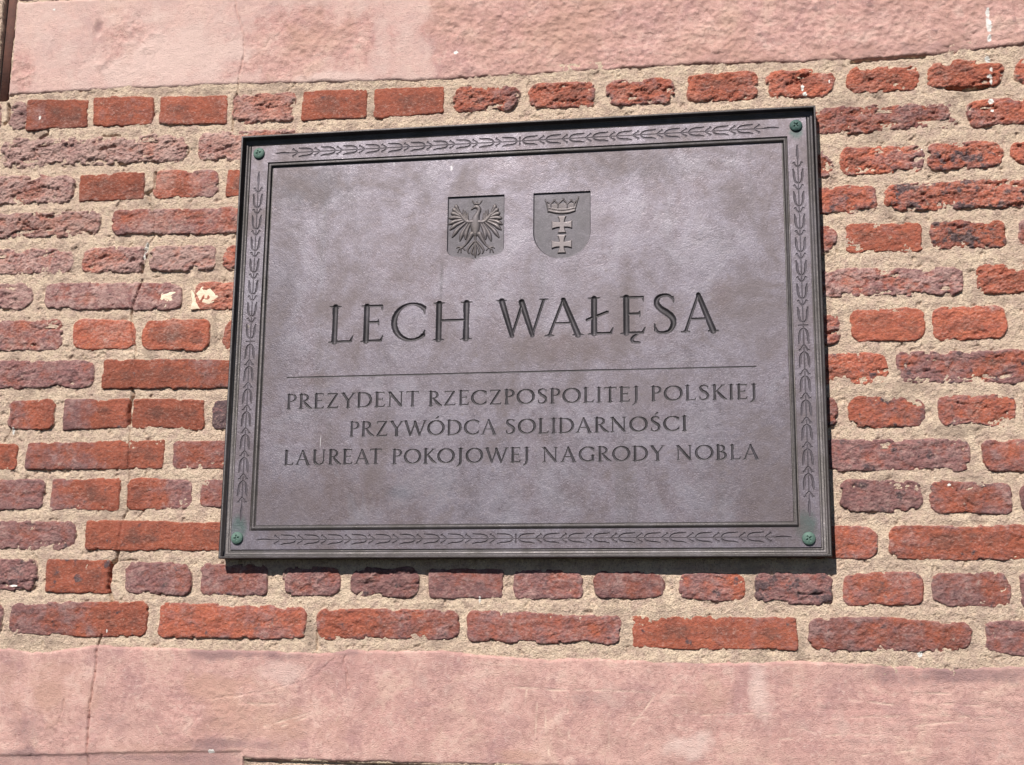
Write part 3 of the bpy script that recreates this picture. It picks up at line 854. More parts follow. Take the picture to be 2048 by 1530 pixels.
    if kind == 1:
        for pts in SC:
            for a, b in zip(pts[:-1], pts[1:]):
                sel = (X > min(a[0], b[0]) - .01) & (X < max(a[0], b[0]) + .01) & (Z > min(a[1], b[1]) - .01) & (Z < max(a[1], b[1]) + .01)
                dd, _ = seg_dist(X[sel], Z[sel] + fbm(X[sel], Z[sel], .05, 2, 9) * .0015, a, b)
                wv = np.exp(-(dd / 0.0013) ** 2) * np.clip(0.35 + 1.1 * fbm(X[sel], Z[sel], .03, 2, 11), 0, 1)
                scr[sel] = np.maximum(scr[sel], wv)
        H -= scr * 0.0013
        # combed trowel marks on the right
        comb = E(1850, 1430, 240, 70) + E(1080, 1460, 60, 60) * 0
        H += comb * fbm(X * 0.12, Z + X * 0.02, 0.012, 3, 262) * 0.0009
    H -= crack_depth(X, Z)
    grime = grime + np.clip((0.0035 - d) * 60, 0, .25) * (fbm(X, Z, .1, 2, 12) > 0)
    F = grid_faces(len(gx), len(gz))
    ok = (d > -0.0045).ravel() | False
    F = F[ok[F].any(1)]
    V_, F_, A_ = compact(np.stack([X.ravel(), -H.ravel(), Z.ravel()], 1), F,
                         dict(pale=pale.ravel(), grime=grime.ravel(), ochre=ochre.ravel(), white=white_mask(X, Z).ravel(), scratch=scr.ravel()))
    lab = 'smooth pink plaster turning rough towards the right' if kind == 0 else 'pink plaster scored with pale scratches'
    o = mesh_obj(name, V_, F_, PLASTER, wall, attrs=A_)
    o['label'] = lab
    return o


Ztop = lambda x: np.minimum(Ztt(x), WZ1 - .004)
plaster('plaster_band', SLOT1 - .002, WX1, Zu, Ztop, 0)
Zbot = lambda x: np.maximum(Zll(x), WZ0 + .004)
plaster('plaster_band', WX0, WX1, Zbot, Zl, 1)


# ---- the same wall carried on, more coarsely, beyond what the photograph frames
EX0, EX1, EZ0, EZ1 = WX0 - .62, WX1 + .62, WZ0 - .45, WZ1 + .55


def sheet(name, x0, x1, z0, z1, level, mat):
    gx = np.arange(x0, x1 + .009, .009); gz = np.arange(z0, z1 + .009, .009)
    gx[-1] = x1; gz[-1] = z1
    X, Z = np.meshgrid(gx, gz, indexing='ij')
    H = level + fbm(X, Z, 0.08, 3, 400) * 0.0014
    V_ = np.stack([X.ravel(), -H.ravel(), Z.ravel()], 1)
    mesh_obj(name, V_, grid_faces(len(gx), len(gz)), mat, wall)


zu0, zu1, zl0, zl1 = float(Zu(WX0)), float(Zu(WX1)), float(Zl(WX0)), float(Zl(WX1))
sheet('mortar', EX0, WX0 + .003, EZ0, zu0 + .02, -0.0002, MORTAR)
sheet('mortar', WX1 - .003, EX1, EZ0, zu1 + .02, -0.0002, MORTAR)
sheet('mortar', WX0, WX1, EZ0, WZ0 + .004, -0.0002, MORTAR)
sheet('plaster_band', EX0, WX0 - .02, zu0, EZ1, 0.0040, PLASTER)
sheet('plaster_band', WX1 - .004, EX1, zu1, EZ1, 0.0040, PLASTER)
sheet('plaster_band', SLOT1, WX1, WZ1 - .006, EZ1, 0.0036, PLASTER)
sheet('plaster_band', EX0, WX0 + .004, WZ0 + .03, zl0, 0.0040, PLASTER)
sheet('plaster_band', WX1 - .004, EX1, WZ0 + .03, zl1, 0.0040, PLASTER)

# ---- solid body of the wall behind the relief
def box(x0, x1, y0, y1, z0, z1):
    v = np.array([(x, y, z) for x in (x0, x1) for y in (y0, y1) for z in (z0, z1)])
    f = np.array([(0, 4, 5, 1), (2, 3, 7, 6), (0, 1, 3, 2), (4, 6, 7, 5), (0, 2, 6, 4), (1, 5, 7, 3)])
    return v, f


v, f = box(EX0 + .001, EX1 - .001, 0.052, 0.38, EZ0 + .001, EZ1 - .001)
mesh_obj('wall_core', v, f, CORE, wall, smooth=False)
v, f = box(SLOT0 + .001, SLOT1 - .002, 0.012, 0.042, SLOTZ + .004, WZ1)
# dark brown strip along the slot, with a rolled edge
pv = []
for zz in (SLOTZ + .003, WZ1):
    for xx, yy in ((SLOT0 + .001, .042), (SLOT0 + .001, .016), (SLOT0 + .003, .013), (SLOT1 - .009, .013), (SLOT1 - .007, .016), (SLOT1 - .006, .042)):
        pv.append((xx, yy, zz))
pf = [(i, i + 1, i + 7, i + 6) for i in range(5)] + [(0, 6, 11, 5)] + [(5, 4, 3, 2), (5, 2, 1, 0), (6, 7, 8, 11), (8, 9, 10, 11)]
o = mesh_obj('dark_strip', np.array(pv), np.array(pf), DARK_BROWN, wall, smooth=False)
o['label'] = 'dark brown strip set in a slot beside the upper plaster band'


# ---- flakes of cream paint
def flake(poly, y=-0.0042, thick=0.003):
    p = np.array(ats([(a / 3.824, 500 + b / 3.824) for a, b in poly], y))
    c = p.mean(0)
    # ragged outline: subdivide with jitter
    q = []
    rr = np.random.RandomState(len(poly))
    for a, b in zip(p, np.roll(p, -1, 0)):
        for t in (0, .33, .66):
            q.append(a + (b - a) * t + (rr.rand(2) - .5) * 0.0012 * (t > 0))
    q = np.array(q)
    n = len(q)
    rings = []
    for s, yy in ((1.0, y + thick), (1.0, y), (0.95, y - .0004), (0.6, y - .0010), (0.2, y - .0008)):
        r_ = c + (q - c) * s
        rings.append(np.stack([r_[:, 0], yy + (rr.rand(n) - .5) * 0.0007 * (s < 1), r_[:, 1]], 1))
    V = np.concatenate(rings)
    F = [(k * n + i, k * n + (i + 1) % n, (k + 1) * n + (i + 1) % n, (k + 1) * n + i) for k in range(4) for i in range(n)]
    V = np.concatenate([V, [[c[0], y - .0009, c[1]]]])
    F += [(4 * n + i, 4 * n + (i + 1) % n, 5 * n, 5 * n) for i in range(n)]
    me = bpy.data.meshes.new('paint_flake')
    me.from_pydata([tuple(v) for v in V], [], [tuple(dict.fromkeys(f)) for f in F])
    me.materials.append(CREAM)
    me.update()
    import bmesh
    bm = bmesh.new(); bm.from_mesh(me); bmesh.ops.recalc_face_normals(bm, faces=bm.faces); bm.to_mesh(me); bm.free()
    o = bpy.data.objects.new('paint_flake', me)
    COL.objects.link(o); o.parent = wall; o.location = -wall.location
    return o


flake([(1225, 375), (1240, 325), (1270, 335), (1300, 320), (1360, 320), (1365, 335), (1320, 360), (1330, 375), (1310, 415), (1285, 400), (1270, 440), (1255, 440), (1270, 392), (1245, 390)])
flake([(1500, 335), (1545, 280), (1600, 285), (1620, 310), (1670, 355), (1640, 392), (1600, 415), (1560, 405), (1530, 392), (1515, 362)])
flake([(1465, 305), (1490, 345), (1500, 400), (1530, 450), (1455, 455), (1470, 390), (1462, 340)])

# ------------------------------------------------------------------ the plaque
plaque = thing('memorial_plaque', 'dark bronze memorial plaque with engraved name, two shields and leaf border on the wall', 'plaque',
               (0.0, 0.0, -PH / 2))


def Yof(h):
    return LIP - h


def loops_mesh(name, prof, mat, parent, close=False):
    """nested mitred rectangles: prof = list of (offset from the outer edge, height above the lip)"""
    V, F = [], []
    for o_, h in prof:
        a, b = PW / 2 - o_, PH / 2 - o_
        V += [(-a, Yof(h), -b), (a, Yof(h), -b), (a, Yof(h), b), (-a, Yof(h), b)]
    for k in range(len(prof) - 1):
        for i in range(4):
            j = (i + 1) % 4
            F.append((4 * k + i, 4 * k + j, 4 * k + 4 + j, 4 * k + 4 + i))
    # split every quad lengthwise so that flat shading keeps the edges crisp
    return mesh_obj(name, np.array(V), np.array(F), mat, parent, smooth=False)


BAND_H, FIELD_H = -0.0145, -0.0192
O1, O2, O3, O4 = 0.0178, 0.0530, 0.0556, 0.0640
loops_mesh('frame', [(0.002, -0.040), (0.0012, -0.030), (0, -0.012), (0, -0.0012), (0.0008, -0.0002), (0.0014, 0), (0.0032, -0.0001), (0.0038, -0.0008), (0.0043, -0.0050),
                     (0.0049, -0.0108), (0.0058, -0.0132), (0.0072, -0.0138), (0.0086, -0.0132), (0.0100, -0.0140), (0.0114, -0.0152), (0.0126, -0.0156), (0.0138, -0.0150),
                     (0.0154, -0.0153), (0.0160, -0.0180), (0.0172, -0.0180), (O1, BAND_H)], FRAME, plaque)
loops_mesh('inner_moulding', [(O2, BAND_H), (O2 + .0005, BAND_H - .0030), (O2 + .0020, BAND_H - .0030), (O3 + .0004, BAND_H + .0002), (O3 + .0016, BAND_H + .0007), (0.0598, BAND_H + .0003),
                              (0.0606, BAND_H - .0006), (0.0611, FIELD_H - 0.0004), (0.0622, FIELD_H - .0004), (O4, FIELD_H)], FRAME, plaque)


# ---- engraving machinery: strokes are tapered capsules (x0, z0, r0, x1, z1, r1)
def caps_sd(x, z, caps):
    best = np.full(x.shape, 1.0)
    for (ax, az, ra, bx, bz, rb) in caps:
        d, t = seg_dist(x, z, (ax, az), (bx, bz))
        best = np.minimum(best, d - (ra + (rb - ra) * t))
    return best


def curve(pts, radii=None, n=7):
    """Catmull-Rom through (x, y, r)"""
    P = [np.array(p, float) for p in pts]
    P = [2 * P[0] - P[1]] + P + [2 * P[-1] - P[-2]]
    out = []
    for i in range(1, len(P) - 2):
        for k in range(n):
            t = k / n
            out.append(0.5 * ((2 * P[i]) + (-P[i - 1] + P[i + 1]) * t + (2 * P[i - 1] - 5 * P[i] + 4 * P[i + 1] - P[i + 2]) * t * t
                              + (-P[i - 1] + 3 * P[i] - 3 * P[i + 1] + P[i + 2]) * t ** 3))
    out.append(P[-2])
    return [(a[0], a[1], max(a[2], .001), b[0], b[1], max(b[2], .001)) for a, b in zip(out[:-1], out[1:])]


T_, t_, s_ = 0.068, 0.026, 0.017


def serif(x, y, l=0.10, r=0.10, up=1):
    e = y + 0.012 * up
    return [(x - l, e, .010, x, e + .012 * up, s_ + .008), (x, e + .012 * up, s_ + .008, x + r, e, .010)]


def stem(x, r=T_, top=True, bot=True, y0=0.03, y1=0.97):
    c = [(x, y0, r, x, 0.5, r * .93), (x, 0.5, r * .93, x, y1, r)]
    if top:
        c += serif(x, 1.0, r + .055, r + .055, -1)
    if bot:
        c += serif(x, 0.0, r + .055, r + .055, 1)
    return c


def arc(cx, cy, rx, ry, a0, a1, thick=T_, thin=t_, n=18, tilt=0.15):
    c = []
    prev = None
    for k in range(n + 1):
        a = math.radians(a0 + (a1 - a0) * k / n)
        wgt = abs(math.cos(a - tilt)) ** 1.4
        p = (cx + rx * math.cos(a), cy + ry * math.sin(a), thin + (thick - thin) * wgt)
        if prev:
            c.append(prev + p)
        prev = p
    return c


def bar(x0, y0, x1, y1, r0=t_, r1=None):
    return [(x0, y0, r0, x1, y1, r1 if r1 is not None else r0)]


def glyph(ch):
    """strokes and advance width in cap heights"""
    if ch == 'I':
        return stem(.13), .26
    if ch in 'LŁ':
        c = stem(.13) + bar(.13, .026, .50, .026) + bar(.49, .03, .545, .17, .026, .010)
        if ch == 'Ł':
            c += bar(-.02, .40, .42, .60, .034, .030)
        return c, .56
    if ch in 'EĘ':
        c = stem(.13) + bar(.13, .975, .50, .975) + bar(.50, .975, .515, .86, .026, .010) + bar(.13, .53, .42, .53, .024) + bar(.425, .59, .43, .46, .012, .012) \
            + bar(.13, .026, .50, .026) + bar(.49, .03, .545, .16, .026, .010)
        if ch == 'Ę':
            c += curve([(.40, .0, .016), (.30, -.07, .030), (.25, -.15, .034), (.29, -.22, .028), (.42, -.235, .020)])
        return c, .56
    if ch in 'CG':
        c = arc(.49, .5, .43, .475, 48, 312 if ch == 'C' else 300)
        c += bar(.775, .86, .80, .70, .030, .010)
        if ch == 'C':
            c += bar(.775, .14, .81, .27, .030, .010)
            return c, .84
        c += bar(.76, .09, .76, .40, .060, .062) + bar(.50, .045, .76, .085, .030, .035) + serif(.76, .44, .11, .09, -1)
        return c, .88
    if ch in 'OÓ':
        c = arc(.48, .5, .42, .475, 0, 360, n=30)
        if ch == 'Ó':
            c += bar(.46, 1.12, .58, 1.24, .020, .040)
        return c, .96
    if ch == 'D':
        return stem(.13) + bar(.13, .975, .36, .97) + bar(.13, .026, .36, .03) + arc(.34, .5, .42, .472, -90, 90), .83
    if ch in 'PR':
        c = stem(.13) + bar(.13, .975, .26, .975) + arc(.25, .745, .24, .23, -90, 90, thick=.058) + bar(.16, .515, .26, .515, .020)
        if ch == 'R':
            c += curve([(.28, .51, .030), (.42, .30, .060), (.56, .12, .062), (.72, .015, .030)])
            return c, .70
        return c, .54
    if ch == 'B':
        return stem(.13) + bar(.13, .975, .24, .975) + arc(.23, .755, .20, .218, -90, 90, thick=.055) + bar(.15, .535, .27, .535, .022) \
            + bar(.13, .026, .26, .026) + arc(.26, .28, .25, .255, -90, 90, thick=.062), .60
    if ch == 'H':
        return stem(.13) + stem(.77) + bar(.13, .52, .77, .52), .90
    if ch == 'A':
        return bar(.41, .985, .10, .02, .026, .030) + bar(.41, .97, .74, .02, .050, T_) + bar(.20, .34, .60, .34, .022) \
            + serif(.10, 0, .10, .10) + serif(.745, 0, .12, .12), .86
    if ch == 'W':
        return bar(.09, .97, .36, .03, T_, .050) + bar(.36, .03, .62, .90, .026, .030) + bar(.60, .93, .88, .03, T_, .050) + bar(.88, .03, 1.16, .97, .026, .030) \
            + serif(.08, 1, .12, .12, -1) + serif(1.17, 1, .10, .10, -1), 1.26
    if ch == 'N':
        return bar(.13, .03, .13, .97, .028) + bar(.13, .95, .74, .05, T_, .055) + bar(.745, .05, .745, .97, .028) + serif(.12, 0, .09, .09) + serif(.745, 1, .09, .09, -1) + serif(.10, 1, .09, .06, -1), .88
    if ch == 'K':
        return stem(.13) + bar(.17, .50, .56, .97, .028) + serif(.56, 1, .09, .09, -1) + curve([(.26, .58, .030), (.40, .36, .060), (.54, .16, .064), (.72, .015, .030)]), .72
    if ch in 'SŚ':
        c = curve([(.46, .86, .018), (.38, .955, .028), (.26, .975, .034), (.13, .91, .048), (.10, .77, .060), (.19, .63, .066), (.33, .52, .070), (.45, .38, .066),
                   (.46, .22, .058), (.38, .07, .042), (.24, .022, .030), (.12, .05, .026), (.07, .15, .018)], n=4)
        c += bar(.46, .92, .475, .78, .020, .010) + bar(.065, .08, .055, .25, .020, .010)
        if ch == 'Ś':
            c += bar(.26, 1.12, .38, 1.24, .020, .040)
        return c, .55
    if ch == 'T':
        return stem(.34, top=False) + bar(.04, .972, .64, .972, .028) + bar(.04, .965, .015, .84, .024, .010) + bar(.64, .965, .665, .84, .024, .010), .68
    if ch == 'U':
        return bar(.13, .97, .13, .35, T_ * .95) + curve([(.13, .36, T_ * .95), (.17, .14, .060), (.36, .025, .036), (.58, .10, .028), (.66, .30, .026)]) + bar(.66, .28, .66, .97, .027) \
            + serif(.13, 1, .12, .12, -1) + serif(.66, 1, .09, .09, -1), .80
    if ch == 'Y':
        return bar(.09, .97, .37, .47, T_ * .9, T_ * .9) + bar(.65, .97, .37, .48, .028) + bar(.37, .48, .37, .03, T_, T_) + serif(.08, 1, .12, .11, -1) + serif(.66, 1, .09, .09, -1) + serif(.37, 0, .12, .12), .74
    if ch == 'Z':
        return bar(.09, .972, .56, .972, .028) + bar(.09, .965, .065, .85, .024, .010) + bar(.56, .95, .10, .04, .050, .050) + bar(.08, .028, .60, .028, .028) + bar(.60, .03, .635, .15, .024, .010), .68
    if ch == 'J':
        return curve([(.16, .97, T_), (.16, .40, T_ * .95), (.15, .05, .060), (.09, -.12, .040), (-.03, -.22, .014)]) + serif(.16, 1, .12, .12, -1), .30
    return [], .3


def place(caps, ox, oz, sx, sz):
    return [(ox + a * sx, oz + b * sz, r0 * sz, ox + c * sx, oz + d * sz, r1 * sz) for a, b, r0, c, d, r1 in caps]


FY = Yof(FIELD_H)
items = []        # (name, caps, depth, slope)
# the name: every letter placed from its own measurements (left, right, base y, top y)
NAME = [('L', 657, 706, 685, 612), ('E', 721, 766, 683.5, 610.5), ('C', 782.5, 850, 682, 606), ('H', 865.5, 943, 680, 604.5),
        ('W', 992, 1096, 673, 599), ('A', 1089, 1168, 671.5, 597), ('Ł', 1172, 1227, 668.5, 595), ('Ę', 1241, 1291, 667.5, 592.5), ('S', 1309, 1352, 667, 588), ('A', 1362, 1438, 663.5, 587)]
for ch, l, r_, yb, yt in NAME:
    caps, adv = glyph(ch)
    xs = [min(c[0] - c[2] * .8, c[3] - c[5] * .8) for c in caps]; xe = [max(c[0] + c[2] * .8, c[3] + c[5] * .8) for c in caps]
    gx0, gx1 = min(xs), max(xe)
    (xl, z0), (xr, _) = at(l, yb, FY), at(r_, yb, FY)
    _, z1 = at((l + r_) / 2, yt, FY)
    _, z0 = at((l + r_) / 2, yb, FY)
    sx = (xr - xl) / (gx1 - gx0)
    items.append(('letter', place([(a_, b_, r0 * 1.14, c_, d_, r1 * 1.14) for a_, b_, r0, c_, d_, r1 in caps], xl - gx0 * sx, z0, sx, z1 - z0), 0.0034, 0.85, 'n'))
LINES = [
    [('PREZYDENT', 572.4, 837.6, 818.4, 812.3), ('RZECZPOSPOLITEJ', 856.5, 1278, 812, 803), ('POLSKIEJ', 1302, 1514, 802, 797.5)],
    [('PRZYWÓDCA', 698.7, 993.2, 873.2, 868.5), ('SOLIDARNOŚCI', 1010.7, 1374.2, 868, 861.5)],
    [('LAUREAT', 567.4, 763, 930.5, 927.5), ('POKOJOWEJ', 784, 1058.5, 928, 924.5), ('NAGRODY', 1084.3, 1329, 924.5, 921), ('NOBLA', 1352, 1519, 920.5, 918.5)],
]
CAPH = 29.5
for ln in LINES:
    for word, l, r_, yb0, yb1 in ln:
        gl = [glyph(c) for c in word]
        gap = 0.13
        kern = {('A', 'T'): -.12, ('L', 'A'): -.02, ('W', 'Ó'): -.08, ('Y', 'W'): -.08, ('Y', 'D'): -.04, ('J', 'O'): .02, ('K', 'O'): -.06, ('R', 'O'): -.03, ('C', 'A'): -.02, ('D', 'A'): -.04}
        xs = [0.0]
        for i, (c, adv) in enumerate(gl[:-1]):
            xs.append(xs[-1] + adv + gap * (1.0 if word[i + 1] != 'J' else 1.3) + kern.get((word[i], word[i + 1]), 0))
        total = xs[-1] + gl[-1][1]
        (xl, z0), (xr, z1) = at(l, yb0, FY), at(r_, yb1, FY)
        _, zt = at((l + r_) / 2, (yb0 + yb1) / 2 - CAPH, FY)
        caph = zt - (z0 + z1) / 2
        sx = (xr - xl) / total
        for (c, adv), x_ in zip(gl, xs):
            f = x_ / total
            items.append(('letter', place([(a, b, r0 * 1.12, cc, d, r1 * 1.12) for a, b, r0, cc, d, r1 in c], xl + x_ * sx, z0 + (z1 - z0) * f, sx, caph), 0.0016, 1.0, 't'))
(xa, za), (xb, zb) = at(575, 755.5, FY), at(1512, 732.5, FY)
items.append(('dividing_line', [(xa, za, .0009, xb, zb, .0009)], 0.0013, 1.3, 'l'))

# ---- shields
S1 = [at(896, 393.4, FY), at(1009, 389.5, FY), at(951, 519, FY)]
S2 = [at(1067, 387, FY), at(1181, 381, FY), at(1123, 516.5, FY)]


def eagle_caps():
    c = []
    A_ = lambda *p: c.extend(curve(p, n=3))
    # crown, head, beak, neck
    c += [(480, 232, 5, 500, 262, 6), (500, 264, 7, 562, 264, 7), (562, 262, 6, 588, 230, 5), (531, 262, 5, 531, 240, 5)]
    A_((470, 330, 6), (500, 306, 13), (532, 300, 20), (556, 330, 20), (540, 380, 22), (520, 430, 34), (512, 500, 44), (512, 560, 38), (512, 620, 18))
    for s in (-1, 1):
        X = lambda x: 515 + s * abs(x - 515)
        A_((X(480), 470, 18), (X(420), 470, 18), (X(375), 430, 18), (X(340), 380, 15))
        roots = [(345, 385), (345, 400), (355, 415), (365, 430), (380, 445), (395, 458), (415, 470), (435, 480), (455, 490)]
        tips = [(292, 278), (262, 320), (240, 370), (218, 430), (212, 500), (225, 560), (250, 645), (338, 685), (400, 668)]
        for (rx, rz), (tx, tz) in zip(roots, tips):
            mx, mz = (rx + tx) / 2 - 6, (rz + tz) / 2 - 8
            A_((X(rx), rz, 9), (X(mx - 4), mz, 16), (X((mx + tx) / 2 - 6), (mz + tz) / 2, 19), (X(tx), tz, 7))
        # inner row of feathers
        for (rx, rz), (tx, tz) in zip([(400, 440), (415, 452), (432, 462)], [(372, 330), (400, 345), (425, 372)]):
            A_((X(rx), rz, 7), (X((rx + tx) / 2 - 4), (rz + tz) / 2, 9), (X(tx), tz, 4))
        # leg and claws
        A_((X(470), 610, 24), (X(435), 675, 17), (X(400), 730, 9), (X(362), 762, 8))
        for tx, tz in ((300, 770), (312, 820), (350, 822), (395, 795)):
            A_((X(362), 762, 7), (X((362 + tx) / 2 - 8), (762 + tz) / 2 - 10, 6), (X(tx), tz, 4))
        # tail side feathers
        A_((X(500), 690, 8), (X(452), 745, 11), (X(425), 790, 10), (X(440), 830, 5))
        A_((X(505), 720, 7), (X(478), 780, 10), (X(470), 820, 9), (X(488), 845, 5))
    A_((512, 620, 12), (512, 740, 9), (512, 820, 13), (512, 872, 5))
    return c


def crown_caps():
    c = curve([(1352, 345, 13), (1430, 362, 15), (1500, 366, 15), (1570, 360, 15), (1640, 342, 13)], n=3)
    c += curve([(1345, 312, 7), (1430, 330, 8), (1500, 334, 8), (1570, 328, 8), (1648, 308, 7)], n=3)
    c += [(1345, 330, 8, 1308, 212, 4), (1645, 328, 8, 1690, 182, 4)]
    z = [(1312, 232), (1372, 268), (1412, 228), (1455, 268), (1515, 215), (1560, 268), (1605, 228), (1642, 256), (1685, 200)]
    for a, b in zip(z[:-1], z[1:]):
        c.append((a[0], a[1], 6, b[0], b[1], 6))
    for a in z[1::2]:
        c.append((a[0], a[1], 6, a[0] - 2, 310, 6))
    for a in z[2:-1:2]:
        c.append((a[0], a[1] - 6, 9, a[0], a[1] - 5, 9))
    return c


ZP = lambda p: at(860 + p[0] / 5.689, 360 + p[1] / 5.689, FY)
PXM = (at(1100, 450, FY)[0] - at(1000, 450, FY)[0]) / 100 / 5.689


def zoomcaps(c):
    out = []
    for a, b, r0, x, y, r1 in c:
        p, q = ZP((a, b)), ZP((x, y))
        out.append((p[0], p[1], r0 * PXM, q[0], q[1], r1 * PXM))
    return out


def crosses(x, z):
    """height 0..1 of the two pattee crosses, and which"""
    h = np.zeros_like(x); idn = np.zeros(x.shape, int)
    for k, (cx, cz, zt, zb) in enumerate(((1500, 505, 405, 598), (1497, 728, 622, 828))):
        (X0, Z0), (_, Zt), (_, Zb) = ZP((cx, cz)), ZP((cx, zt)), ZP((cx, zb))
        L = 115 * PXM
        dx = np.abs(x - X0); dz = z - Z0
        wv = (24 + 20 * np.clip(dx / L, 0, 1) ** 3 * 1.0) * PXM
        Lz = np.where(dz > 0, Zt - Z0, Z0 - Zb)
        wh = (27 + 24 * np.clip(np.abs(dz) / Lz, 0, 1) ** 2.5) * PXM
        a = np.minimum(wv + 6 * PXM - np.abs(dz), L - dx)
        b = np.minimum(wh - dx, Lz - np.abs(dz))
        s = np.maximum(a, b)
        hk = sstep(0, 0.0009, s)
        idn = np.where(s > 0, k + 1, idn)
        h = np.maximum(h, hk)
    return h, idn


EAGLE = zoomcaps(eagle_caps()); CROWN = zoomcaps(crown_caps())


def shield_sd(x, z, sh, kind):
    (x0, zt0), (x1, zt1), (xc, zb) = sh
    cx = (x0 + x1) / 2; hw = (x1 - x0) / 2
    zt = (zt0 + zt1) / 2
    dx = np.abs(x - cx)
    if kind == 0:
        corner = zb + 0.0085
        r = 0.016
        zl = np.where(dx < hw - r, zb + 0.004 + 0.004 * np.clip(dx / (hw - r), 0, 1) ** 2 - 0.004 * np.exp(-(dx / .006) ** 2),
                      corner + r - np.sqrt(np.maximum(r * r - (dx - hw + r) ** 2, 0)) - 0.0005)
        return np.maximum(np.maximum(dx - hw, z - zt), zl - z)
    r = hw
    zc = zb + r * 0.98
    d = np.where(z > zc, dx - hw, np.hypot(dx, (z - zc) / 0.98) - r)
    return np.maximum(d, z - zt)


# ---- blocks of fine relief in the field, flat faces around them
def build_face(name, region, holes, blocks, hbase, mat, parent):
    xs = sorted({round(v, 6) for r_ in [region] + holes + [b[0] for b in blocks] for v in (r_[0], r_[1])})
    zs = sorted({round(v, 6) for r_ in [region] + holes + [b[0] for b in blocks] for v in (r_[2], r_[3])})
    V, F = [], []
    skip = holes + [b[0] for b in blocks]
    for xa, xb in zip(xs[:-1], xs[1:]):
        for za, zb in zip(zs[:-1], zs[1:]):
            cx, cz = (xa + xb) / 2, (za + zb) / 2
            if not (region[0] < cx < region[1] and region[2] < cz < region[3]):
                continue
            if any(r_[0] < cx < r_[1] and r_[2] < cz < r_[3] for r_ in skip):
                continue
            n = len(V)
            V += [(xa, Yof(hbase), za), (xb, Yof(hbase), za), (xb, Yof(hbase), zb), (xa, Yof(hbase), zb)]
            F.append((n, n + 1, n + 2, n + 3))
    V = [np.array(V)]; F = [np.array(F)]; nv = len(V[0])
    parts = []
    for rect, step, fun in blocks:
        nx = max(2, int(round((rect[1] - rect[0]) / step)) + 1); nz = max(2, int(round((rect[3] - rect[2]) / step)) + 1)
        X, Z = np.meshgrid(np.linspace(rect[0], rect[1], nx), np.linspace(rect[2], rect[3], nz), indexing='ij')
        h, idn, names = fun(X, Z)
        v = np.stack([X.ravel(), Yof(hbase + h).ravel(), Z.ravel()], 1)
        f = grid_faces(nx, nz)
        fi = idn.ravel()[f].max(1)
        V.append(v); F.append(f[fi == 0] + nv); nv += len(v)
        parts.append((v, f, fi, names))
    V = np.concatenate(V); F = np.concatenate(F)
    V_, F_, _ = compact(V, F, {})
    face = mesh_obj(name, V_, F_, mat, parent)
    out = []
    for v, f, fi, names in parts:
        for k in np.unique(fi):
            if k == 0:
                continue
            nm, mt, host = names[k]
            vv, ff, _ = compact(v, f[fi == k], {})
            out.append((nm, mt, host, vv, ff))
    return face, out


def engrave_fun(sel, extra=None):
    def fun(X, Z):
        h = np.zeros_like(X); idn = np.zeros(X.shape, int); names = {}
        gx = X[:, 0]; gz = Z[0]
        for k, (nm, caps, dp, slope, _) in enumerate(sel, 1):
            a = np.array(caps)
            pad = a[:, [2, 5]].max() + .002
            i0, i1 = np.searchsorted(gx, [a[:, [0, 3]].min() - pad, a[:, [0, 3]].max() + pad])
            j0, j1 = np.searchsorted(gz, [a[:, [1, 4]].min() - pad, a[:, [1, 4]].max() + pad])
            if i1 <= i0 or j1 <= j0:
                continue
            xs, zs = X[i0:i1, j0:j1], Z[i0:i1, j0:j1]
            sd = caps_sd(xs, zs, caps)
            dep = np.minimum(np.maximum(-sd, 0) * slope + 0.0004 * (sd < 0), dp)
            h[i0:i1, j0:j1] = np.minimum(h[i0:i1, j0:j1], -dep)
            idn[i0:i1, j0:j1] = np.where(sd < 0, k, idn[i0:i1, j0:j1])
            names[k] = (nm, GROOVE, None)
        return h, idn, names
    return fun


def bounds(sel, pad=.004):
    a = np.array([c for s in sel for c in s[1]])
    return (a[:, [0, 3]].min() - pad, a[:, [0, 3]].max() + pad, a[:, [1, 4]].min() - pad, a[:, [1, 4]].max() + pad)


